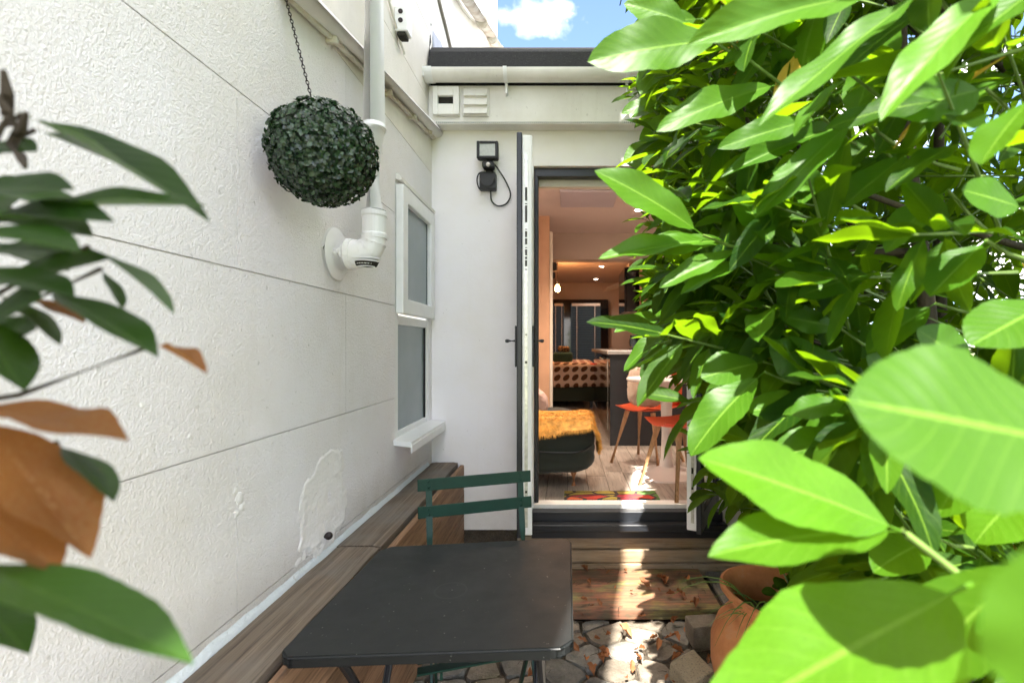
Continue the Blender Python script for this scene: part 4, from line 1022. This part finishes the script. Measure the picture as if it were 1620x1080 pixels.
# folding chair
cr = thing('folding_chair', 'dark green metal slatted folding chair behind the black table', 'chair', (0,0,0))
bw = .165
for sx_ in (-1, 1):
    bm = NB(); x = sx_*bw
    pr = []
    for (y, z, a, b) in ((.055, .885, .011, .0035), (.045, .80, .011, .0035), (.030, .72, .011, .0035), (.020, .675, .010, .004), (.010, .635, .0045, .0095), (-.02, .50, .004, .010), (-.30, .02, .004, .010)):
        pr.append([bm.verts.new((x+p_*a, y+q_*b, z)) for p_, q_ in ((-1,-1),(1,-1),(1,1),(-1,1))])
    for a, b in zip(pr, pr[1:]):
        for k in range(4): bm.faces.new((a[k], a[(k+1)%4], b[(k+1)%4], b[k]))
    bm.faces.new(pr[0]); bm.faces.new(pr[-1][::-1]); ob('stile', bm, 'green', cr)
    lg = ob('leg', box(NB(), (-.004,-.011,-.30), (.004,.011,.27)), 'green', cr); lg.location = (sx_*(bw-.014), -.085, .262); lg.rotation_euler.x = R(38)
for z, y in ((.868, .046), (.775, .034)):
    sl_ = ob('back_slat', box(NB(), (-.204, y, z-.0215), (.204, y+.004, z+.0215), .0015), 'green', cr)
    bm = NB()
    for x in (-bw, bw):
        for dz in (-.010, .011): bmesh.ops.create_uvsphere(bm, u_segments=10, v_segments=6, radius=.0042, matrix=Matrix.Translation((x, y-.001, z+dz)))
    ob('rivet', bm, 'green', sl_, smooth=True)
for k in range(7): ob('seat_slat', box(NB(), (-.20, -.36+k*.052, .452), (.20, -.326+k*.052, .458), .001), 'green', cr)
for sx_ in (-1, 1): ob('seat_rail', box(NB(), (sx_*(bw-.03)-.004, -.36, .43), (sx_*(bw-.03)+.004, 0.0, .4515)), 'green', cr)
ob('crossbar', T([(-bw, -.30, .03), (bw, -.30, .03)], .006, 8), 'green', cr)
cc = P(764, 765, 1.80); cr.location = (cc.x, 1.76, 0); cr.rotation_euler.z = R(15)
cr.rotation_euler.y = R(-1.0)

# ------------------------------------------------------------ pot and its plants
pot = thing('plant_pot', 'large terracotta pot with flared rim beside the paving', 'plant pot', (.74, 1.76, 0))
Mt = Matrix.Rotation(R(5), 4, 'Y')
pp = [(.10, 0), (.155, .02), (.20, .10), (.232, .20), (.238, .28), (.222, .34), (.19, .385), (.178, .41), (.185, .43), (.21, .455), (.222, .468), (.222, .480), (.212, .486), (.196, .478), (.172, .44), (.165, .40), (.19, .34)]
ob('body', lathe(pp, (.74, 1.76, .0), 56, Mt), 'terracotta', pot, smooth=True)
ob('soil_fill', lathe([(.19, .0), (.16, .012), (.02, .02)], (.755, 1.76, .355), 24, Mt), 'soil', pot)
c_ = Vector((.74, 1.76, .275)); bm = NB()
rr = .243; a0 = R(222); 
tube(bm, smooth_path([c_+Vector((rr*math.cos(a0)*s1, rr*math.sin(a0)*s1, z_)) for s1, z_ in ((.98, .035), (1.06, .02), (1.03, -.01), (.985, -.05), (.97, -.09))]), [.012]*8+[.008]*13, 8) if False else tube(bm, smooth_path([c_+Vector((rr*math.cos(a0)*s1, rr*math.sin(a0)*s1, z_)) for s1, z_ in ((.97, .035), (1.05, .025), (1.03, .0), (.965, -.03))]), .012, 8)
ob('lug', bm, 'terracotta', pot, smooth=True)
gp = thing('pot_plant', 'green plant with spoon shaped leaves growing in the terracotta pot', 'plant', (.78, 1.76, .38))
r3 = random.Random(8); meL = mesh_np('spoon_leaf', *[leaf_grid(10, 4, .2, .25, .02, shape=1.25)[i] for i in (0, 2, 1)], np.zeros(11*5), 'ltop')
for k in range(11):
    a = r3.uniform(0, 6.28); rad_ = r3.uniform(.02, .13); hgt_ = r3.uniform(.10, .30)
    st_ = Vector((.86+.04*math.cos(a), 1.74+.04*math.sin(a), .38)); en = st_+Vector((rad_*math.cos(a), rad_*math.sin(a), hgt_))
    ob('stem', T([st_, (st_+en)/2+Vector((0,0,.02)), en], .003, 6), 'twig', gp)
    for j in range(4):
        q = st_.lerp(en, .4+.2*j); b_ = a+j*1.9; ax = Vector((math.cos(b_), math.sin(b_), .15)); L = r3.uniform(.055, .085)
        leaf_obj(meL, frame(ax, Vector((0, -.6, 1)), L, L*.62), q, gp, OFF[gp.name])
gs = thing('grass_tuft', 'long thin grass blades arching out of the terracotta pot', 'grass', (.66, 1.70, .38))
for k in range(12):
    a = r3.uniform(2.2, 4.6); l_ = r3.uniform(.12, .30); b0 = Vector((.69+r3.uniform(-.04,.04), 1.69+r3.uniform(-.03,.03), .37))
    pts = bez(b0, b0+Vector((0,0,l_*.6)), b0+Vector((math.cos(a)*l_*.5, math.sin(a)*l_*.5, l_*.75)), b0+Vector((math.cos(a)*l_, math.sin(a)*l_, l_*.35)), 8)
    ob('blade', T(pts, [.0022]*5+[.0016, .001, .0004], 4), 'twig', gs)
# loose blocks and setts beside the pot
def block(lab, c, size, rot, mat='brick', grp='loose stone blocks beside the pot'):
    bm = B(tuple(-Vector(size)/2), tuple(Vector(size)/2), bev=.008, seg=2); bmesh.ops.subdivide_edges(bm, edges=bm.edges[:], cuts=1, use_grid_fill=True)
    for v in bm.verts: v.co += rvn(v.co*18)*.006
    o = ob('stone_block', bm, mat); o.location = c; o.rotation_euler = rot; return tag(o, lab, 'stone', grp)
def rvn(p): return Vector((noise.noise(p), noise.noise(p+Vector((9,0,0))), noise.noise(p+Vector((0,9,0)))))
q = P(1112, 985, 2.22); block('squat stone block with a sunlit edge left of the pot', (q.x+.02, 2.27, .05), (.15, .10, .10), (0, 0, R(8)), 'stone')
q = P(1098, 1055, 1.93); block('tilted broken block at the bottom of the picture near the pot', (q.x+.0, 1.97, .045), (.13, .12, .09), (R(12), R(-9), R(28)), 'brick')
q = P(1040, 1075, 1.93); block('low block beside the pot close to the picture edge', (.62, 1.80, .02), (.12, .11, .06), (0, R(4), R(-15)), 'stone_dark')
# fallen leaves
r4 = random.Random(31); fm = []
for s_ in range(5):
    V, UV, Fc = leaf_grid(8, 4, r4.uniform(-.5, .6), r4.uniform(.6, 2.2), .16, seed=s_, shape=.8); fm.append(mesh_np('fallen_leaf', V, Fc, UV, np.zeros(len(V)), 'dry'))
spots = [(1038,912,.07),(1052,925,.08),(1030,930,.07),(1100,962,.06),(1085,915,.06),(928,975,.05),(950,975,.05),(930,1015,.045),(925,1040,.045),(1000,1008,.07),(1028,1008,.06),(965,1035,.05),(1050,1010,.06),(1075,1015,.05),(1040,1030,.055),(1010,1035,.05),(940,1070,.06),(1000,1065,.05),(1062,1045,.05),(930,950,.04),(935,958,.035),(845,1065,.06),(1085,945,.05),(1060,985,.045)]
for i, (px, py, L) in enumerate(spots+[(r4.uniform(910, 1130), r4.uniform(900, 1079), r4.uniform(.02, .055)) for _ in range(45)]):
    zg = .016 if py > 962 else .062; d = (H-zg)*F/(py-VY); p = P(px, py, d)
    if p.x > .98: continue
    a = r4.uniform(0, 6.28); o = leaf_obj(fm[i % 5], frame(Vector((math.cos(a), math.sin(a), r4.uniform(0, .3))), Vector((r4.uniform(-.5,.5), r4.uniform(-.5,.5), 1)), L, L*.5), p+Vector((0,0,.004)), None, Vector((0,0,0)), 'fallen_leaf')
    tag(o, 'curled brown dead leaf lying on the paving by the door', 'leaf', 'dead leaves scattered on the paving')
bm = NB()
for _ in range(160):
    x, y = r4.uniform(-.5, .95), r4.uniform(1.2, 2.9); a = r4.uniform(0, 6.28); l_ = r4.uniform(.015, .07); z_ = .014 if y < 2.44 else .060
    tube(bm, [(x, y, z_), (x+math.cos(a)*l_*.5, y+math.sin(a)*l_*.5, z_+.006), (x+math.cos(a+.3)*l_, y+math.sin(a+.3)*l_, z_)], .0012, 4)
tag(ob('twig_litter', bm, 'bark'), 'thin twigs and crumbs littering the paving', 'litter', kind='stuff')

# ------------------------------------------------------------ the laurel on the right
lau = thing('laurel_shrub', 'huge glossy green laurel shrub filling the right side of the yard', 'shrub', (.95, 1.9, 0))
lau_ref[0] = lau; LO = OFF[lau.name]; r5 = random.Random(77)
def xmin(y, z):     # inner face of the shrub
    s = (z-H)/max(y, .4)
    b = .155 if s > 0 else (.155-s*1.5 if s > -.08 else (.275+(-.08-s)*.18 if s > -.30 else .315+(-.30-s)*1.3))
    return b*y+.05*math.sin(y*5+z*4)+.03
def trunk(pts, r0, r1, mt='bark', nm='branch'):
    pts = smooth_path(pts, 5); n_ = len(pts); return ob(nm, T(pts, [r0+(r1-r0)*i/(n_-1) for i in range(n_)], 9), mt, lau, smooth=True)
for k, (x, y, lean) in enumerate(((1.0, 2.0, -.2), (1.15, 1.6, .1), (.95, 2.45, .0), (1.3, 2.1, .3), (.95, 1.2, -.1), (1.25, 1.35, .25))):
    trunk([(x, y, -.03), (x+lean*.3+.05, y+.05, .6), (x+lean*.6-.04, y-.06, 1.3), (x+lean, y+.05, 2.1), (x+lean*1.2, y, 2.9)], .028, .010, nm='trunk')
    for j in range(7):
        z = .6+.33*j; a = Vector((x+lean*z/2.4, y, z)); e = Vector((max(xmin(y, z), .2)+.15, y+r5.uniform(-.5, .5), z+r5.uniform(.1, .45)))
        trunk([a, a.lerp(e, .5)+Vector((0, r5.uniform(-.1,.1), -.05)), e], .011, .004)
# sprigs
sprigs = []; leaves = []; tw = NB()
def sprig(o_, dirn, nl, Ls, spread=.75):
    dirn = dirn.normalized(); t1, t2 = frame_of(dirn); a = r5.random()*6.28; ln_ = nl*.022
    tube(tw, [o_-dirn*.14, o_, o_+dirn*ln_], [.0035, .003, .0016], 5)
    for k in range(nl):
        a += 2.4+r5.uniform(-.3, .3); q = o_+dirn*(ln_*k/nl); out_ = t1*math.cos(a)+t2*math.sin(a)
        ax = dirn*(.35+.6*k/nl)+out_*spread+Vector((-.15,0,-.34))+rv(r5, .15); L = Ls*r5.uniform(.75, 1.15)
        nrm = Vector((-.15, -.35, 1))+rv(r5, .55)
        leaves.append((ax.normalized(), nrm, L, L*r5.uniform(.25, .35), q))
N_S = 1450
for _ in range(N_S):
    y = r5.uniform(.62, 2.88) if r5.random() < .85 else r5.uniform(2.2, 2.88)
    z = r5.uniform(.28, 3.1) if r5.random() < .8 else r5.uniform(.28, 1.6)
    dep = min(1.2, r5.expovariate(1/.34))
    x = xmin(y, z)+.12+dep
    if z < .62 and 1.4 < y < 2.4 and x < 1.05: continue
    if x > 2.1 or (y < .9 and x < .42): continue
    dirn = Vector((-1.0, -.45, .35))+rv(r5, .65)
    if dep > .5: dirn = rv(r5, 1)+Vector((0,0,.3))
    sprig(Vector((x, y, z)), dirn, r5.randint(6, 9), r5.uniform(.11, .165))
# crown sprigs added above the view to shade the face of the shrub
for _ in range(420):
    y = r5.uniform(.18, 1.15); z = r5.uniform(2.30+max(0, y-.35)*.9, 3.7); x = r5.uniform(.26, 1.7)
    sprig(Vector((x, y, z)), Vector((-.6, -.5, .5))+rv(r5, .8), r5.randint(5, 8), r5.uniform(.10, .14))
for _ in range(260):  # more unseen sprigs, added to keep sun off the fascia
    y = r5.uniform(1.0, 2.8); z = r5.uniform(3.25, 4.0); x = r5.uniform(.27, 1.7)
    sprig(Vector((x, y, z)), rv(r5, 1)+Vector((-.3, -.3, .5)), r5.randint(5, 8), r5.uniform(.10, .14))
# the dark thick of the shrub
for _ in range(900):
    y = r5.uniform(.7, 3.6); z = r5.uniform(.1, 3.8); x = max(xmin(y, z)+.45, r5.uniform(.8, 2.1))
    sprig(Vector((x, y, z)), rv(r5, 1)+Vector((-.3, -.3, .2)), r5.randint(6, 9), r5.uniform(.12, .16))
# outer, sunlit far side
for _ in range(1000):
    y = r5.uniform(.4, 5.0); z = r5.uniform(.0, 3.3); x = r5.uniform(1.62, 2.8)
    sprig(Vector((x, y, z)), rv(r5, 1)+Vector((.3, -.2, .4)), r5.randint(5, 7), .13)
ob('twig', tw, 'twig', lau)['kind'] = 'stuff'
# keep leaves out of the door opening's clear air and off the camera
def okleaf(l):
    ax, n_, L, W_, q = l; e = q+ax*L
    for p_ in (q, e, (q+e)/2):
        if p_.y > 2.92 or p_.y < .35 and p_.x < .5 and p_.z < 2.05: return False
        if p_.z < .05: return False
        if 2.3 < p_.y < 2.97 and p_.x < .93 and Z(-1.0) < p_.z < Z(1.1) and p_.x > .55 and r5.random() < .5: return False
        px = VX+F*p_.x/p_.y; py = VY-F*(p_.z-H)/p_.y
        if math.hypot(p_.x-.76, p_.y-1.76) < .25 and p_.z < .55: return False
    return True
leaves = [l for l in leaves if okleaf(l)]
def vis(l):
    ax, n_, L, W_, q = l; px = VX+F*q.x/q.y; py = VY-F*(q.z-H)/q.y
    if not (900 < px < 1660 and -40 < py < 1120): return 9
    return q.y*(1+1.8*max(0, q.x-xmin(q.y, q.z)-.15))
leaves.sort(key=vis)
HV = [leaf_grid(14, 6, b_, f_, w_, .03, s_, shape=sh) for s_, (b_, f_, w_, sh) in enumerate(((.12,.22,.03,.85), (.22,.15,.05,.9), (.05,.35,.02,.8), (.3,.25,.05,.85), (.16,.1,.07,1.0), (-.06,.3,.03,.85)))]
HM = [mesh_np('darkened_laurel_leaf', V, Fc, UV, np.zeros(len(V)), 'ltop') for V, UV, Fc in HV]
HY = mesh_np('yellow_leaf', HV[4][0], HV[4][2], HV[4][1], np.zeros(len(HV[4][0])), 'lyellow')
HB = mesh_np('brown_leaf', HV[3][0], HV[3][2], HV[3][1], np.zeros(len(HV[3][0])), 'lbrown')
NH = 225
for i, (ax, n_, L, W_, q) in enumerate(leaves[:NH]):
    rr = r5.random(); leaf_obj(HM[i % 6] if rr > .018 else (HY if rr > .009 else HB), frame(ax, n_, L, W_), q, lau, LO)
rest = leaves[NH:]
V7, U7, F7 = leaf_grid(7, 2, .16, .3, .0)
yb = [l for i, l in enumerate(rest) if i % 110 == 0]; gr_ = [l for i, l in enumerate(rest) if i % 110]
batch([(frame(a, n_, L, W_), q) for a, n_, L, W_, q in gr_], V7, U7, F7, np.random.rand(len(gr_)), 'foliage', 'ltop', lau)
batch([(frame(a, n_, L, W_), q) for a, n_, L, W_, q in yb], V7, U7, F7, np.random.rand(len(yb)), 'yellowed_foliage', 'lyellow', lau)
print('leaves', len(leaves))
# the large leaves that reach towards the viewer
HL = [
 (1150,62,0.8,926,98,0.78,72,0.055), (1400,-12,0.62,1082,72,0.6,62,0.052), (1475,-25,0.6,1196,203,0.58,40,0.05), (1600,-30,0.52,1390,192,0.5,62,0.05),
 (1700,-60,0.5,1505,92,0.52,45,0.05), (1235,133,0.85,1035,208,0.8,46,0.05), (1300,185,0.8,1133,236,0.78,38,0.045), (1300,0,0.9,1262,150,0.88,88,0.06),
 (1420,20,0.8,1350,190,0.8,62,0.06), (1112,372,0.82,938,268,0.78,50,0.05), (1130,378,0.85,944,410,0.82,30,0.045), (1160,382,0.88,985,402,0.84,34,0.045),
 (1175,392,0.85,1040,456,0.84,30,0.04), (1190,410,0.86,1075,466,0.86,24,0.04), (1360,180,0.72,1194,345,0.7,46,0.05), (1360,195,0.9,1138,280,0.85,30,0.045),
 (1345,118,0.7,1255,218,0.7,18,0.045), (1218,422,0.85,1306,414,0.85,52,0.05), (1207,572,0.85,1108,598,0.84,58,0.055), (1210,588,0.8,1090,722,0.78,62,0.055),
 (1300,640,0.8,1182,650,0.8,52,0.055), (1344,636,0.6,1248,655,0.62,40,0.045), (1290,600,0.85,1216,545,0.85,62,0.055), (1395,690,0.7,1205,730,0.7,62,0.055),
 (1560,140,0.6,1412,182,0.6,78,0.06), (1640,150,0.45,1550,262,0.45,52,0.05), (1680,470,0.48,1533,548,0.48,92,0.06), (1045,160,1.4725,982,180,1.4725,20,0.05),
 (1095,40,0.85,985,5,0.85,42,0.05), (1110,30,0.86,1000,48,0.85,40,0.05), (1060,90,1.4725,1012,150,1.4725,42,0.05), (1090,190,1.55,1010,222,1.55,34,0.05), (1080,225,1.55,1012,240,1.55,26,0.05),
 (1050,240,1.705,985,255,1.705,42,0.05), (1080,490,1.6275,970,526,1.55,26,0.05), (1085,480,1.705,1000,440,1.705,26,0.05), (1080,500,1.705,985,588,1.705,26,0.05), (1140,540,1.55,1070,600,1.55,30,0.05), (1100,440,1.7825,1022,425,1.7825,24,0.05), (1165,640,1.4725,1092,598,1.4725,34,0.05), (1200,700,0.9,1085,672,0.9,34,0.05), (1320,300,0.8,1220,270,0.8,40,0.05), (1440,240,0.75,1330,330,0.75,46,0.055), (1500,300,0.7,1400,400,0.7,48,0.055), (1380,430,0.8,1260,470,0.8,44,0.05), (1480,480,0.75,1370,560,0.75,48,0.055), (1560,380,0.6,1470,470,0.6,60,0.055), (1540,590,0.6,1450,520,0.6,60,0.055),
 (1330,520,0.85,1230,500,0.85,40,0.05), (1450,640,0.75,1370,560,0.75,50,0.055), (1620,330,0.55,1520,300,0.55,50,0.055), (1290,800,0.75,1200,760,0.75,50,0.055), (1560,700,0.55,1480,820,0.55,80,0.06), (1640,760,0.55,1540,860,0.55,90,0.06), (1400,740,0.7,1330,830,0.7,60,0.055), (1480,850,0.6,1380,905,0.6,70,0.055),
]
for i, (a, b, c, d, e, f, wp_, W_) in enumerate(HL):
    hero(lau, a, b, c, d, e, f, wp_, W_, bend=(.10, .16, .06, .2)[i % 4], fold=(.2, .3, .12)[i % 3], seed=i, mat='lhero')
    q = P(a, b, c); e_ = q+Vector((.10, .05, -.03))+rv(r5, .02)
    ob('petiole', T([q, q.lerp(e_, .5)+Vector((0,0,-.004)), e_], [.0022, .0026, .003], 6), 'twig', lau)
# nearest sprig, lower right
hero(lau, 1432,842,.42, 1100,722,.40, 108,.055, .10, .16, seed=3)
hero(lau, 1428,840,.42, 1116,878,.38, 84,.050, .18, .18, seed=8)
ob('twig_near', T(smooth_path([P(1426,838,.42), P(1500,895,.41), P(1575,952,.40), P(1680,1010,.42), P(1800,1060,.5)]), .0030, 8), 'twig', lau, smooth=True)
hero(lau, 1780,720,.235, 1338,632,.265, 236,.100, .03, .12, seed=5, shape=1.1)
hero(lau, 1540,922,.33, 1090,1175,.30, 205,.086, .05, .14, seed=6, shape=.82, ex=.8)
hero(lau, 1640,1150,.13, 1632,860,.13, 150,.030, .10, .15, seed=7)
hero(lau, 1640,880,.36, 1430,1090,.40, 120,.060, .10, .2, seed=12)
hero(lau, 1640,960,.34, 1540,1000,.36, 40,.03, .1, .2, seed=14)

# ------------------------------------------------------------ laurel on the left, close to the viewer
ll = thing('young_laurel', 'out of focus laurel with green and withered brown leaves at the left edge', 'shrub', (-.50, .36, 0))
ob('trunk', T(smooth_path([(-.50,.36,0), (-.47,.35,.5), (-.50,.36,1.0), (-.48,.35,1.45), (-.45,.34,1.62)]), .010, 10), 'bark', ll, smooth=True)
LL = [
 (35,180,.36, 338,355,.33, 46,.045,.12,.3,'lleft'), (55,205,.37, 255,290,.35, 26,.03,.05,.3,'lleft'), (20,330,.34, 330,326,.31, 24,.04,.06,.2,'lleft'),
 (-40,290,.36, 145,345,.35, 50,.045,.12,.2,'lleft'), (-30,345,.32, 185,352,.30, 46,.045,.1,.3,'lleft'), (-40,398,.34, 108,398,.34, 34,.04,.1,.2,'lleft'),
 (-20,452,.34, 178,408,.33, 52,.05,.1,.2,'lleft'), (140,390,.34, 278,498,.33, 28,.035,.2,.25,'lleft'), (160,425,.35, 194,490,.35, 24,.03,.2,.2,'lleft'),
 (70,455,.32, 252,566,.31, 66,.05,.1,.25,'lleft'), (40,470,.34, 135,512,.34, 28,.03,.1,.3,'lbrown'), (245,545,.33, 328,592,.32, 18,.02,.15,.6,'lbrown'),
 (-10,460,.33, 97,548,.33, 34,.035,.2,.25,'lleft'), (-60,480,.30, 40,620,.30, 95,.06,.1,.2,'lleft'),
 (-60,640,.30, 206,698,.28, 72,.055,.05,.2,'lbrown'), (-40,650,.28, 145,885,.27, 150,.07,.06,.3,'lbrown'), (-60,780,.26, 95,905,.26, 120,.06,.06,.2,'lbrown'),
 (90,700,.30, 182,795,.29, 52,.04,.15,.25,'lleft'), (-70,880,.25, 312,1052,.23, 118,.055,.10,.15,'lleft'), (-60,930,.30, 48,1035,.30, 80,.05,.1,.2,'lleft'),
 (-30,230,.36, 60,240,.36, 40,.04,.1,.2,'lleft'), (-50,340,.38, 60,290,.38, 60,.05,.1,.2,'lleft'), (-60,560,.33, 60,520,.32, 60,.05,.1,.2,'lleft'),
 (-60,420,.30, 120,470,.30, 60,.05,.1,.2,'lleft'), (-60,300,.31, 120,300,.31, 50,.05,.1,.2,'lleft'), (-50,520,.29, 70,470,.29, 50,.05,.1,.2,'lleft'), (-70,360,.28, 130,400,.28, 54,.05,.1,.3,'lleft'),
 (-30,330,.33, 150,375,.33, 60,.05,.1,.2,'lleft'), (-20,380,.36, 110,430,.36, 50,.05,.1,.2,'lleft'), (-40,700,.31, 60,800,.31, 80,.06,.1,.2,'lbrown'),
]
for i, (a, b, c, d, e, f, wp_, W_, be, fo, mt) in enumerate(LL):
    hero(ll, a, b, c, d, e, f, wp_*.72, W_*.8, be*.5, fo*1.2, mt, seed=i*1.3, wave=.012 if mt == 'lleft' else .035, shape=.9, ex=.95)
    q = P(a, b, c); t_ = Vector((-.485, .355, max(.2, q.z-.05))); ob('petiole', T([q, q.lerp(t_, .5)+Vector((0,0,-.01)), t_], [.0016, .002, .003], 6), 'bark', ll)
for (a, b, c, d) in ((-60,300,12,185), (12,185,5,110), (18,230,42,178), (20,200,-5,150), (20,230,40,265)):
    ob('bud_stem', T([P(a, b, .36), P((a+c)/2+3, (b+d)/2, .355), P(c, d, .35)], [.0034, .0036, .0015], 6), 'bark', ll)
S.cycles.use_adaptive_sampling = True
S.cycles.max_bounces = 10; S.cycles.transparent_max_bounces = 8
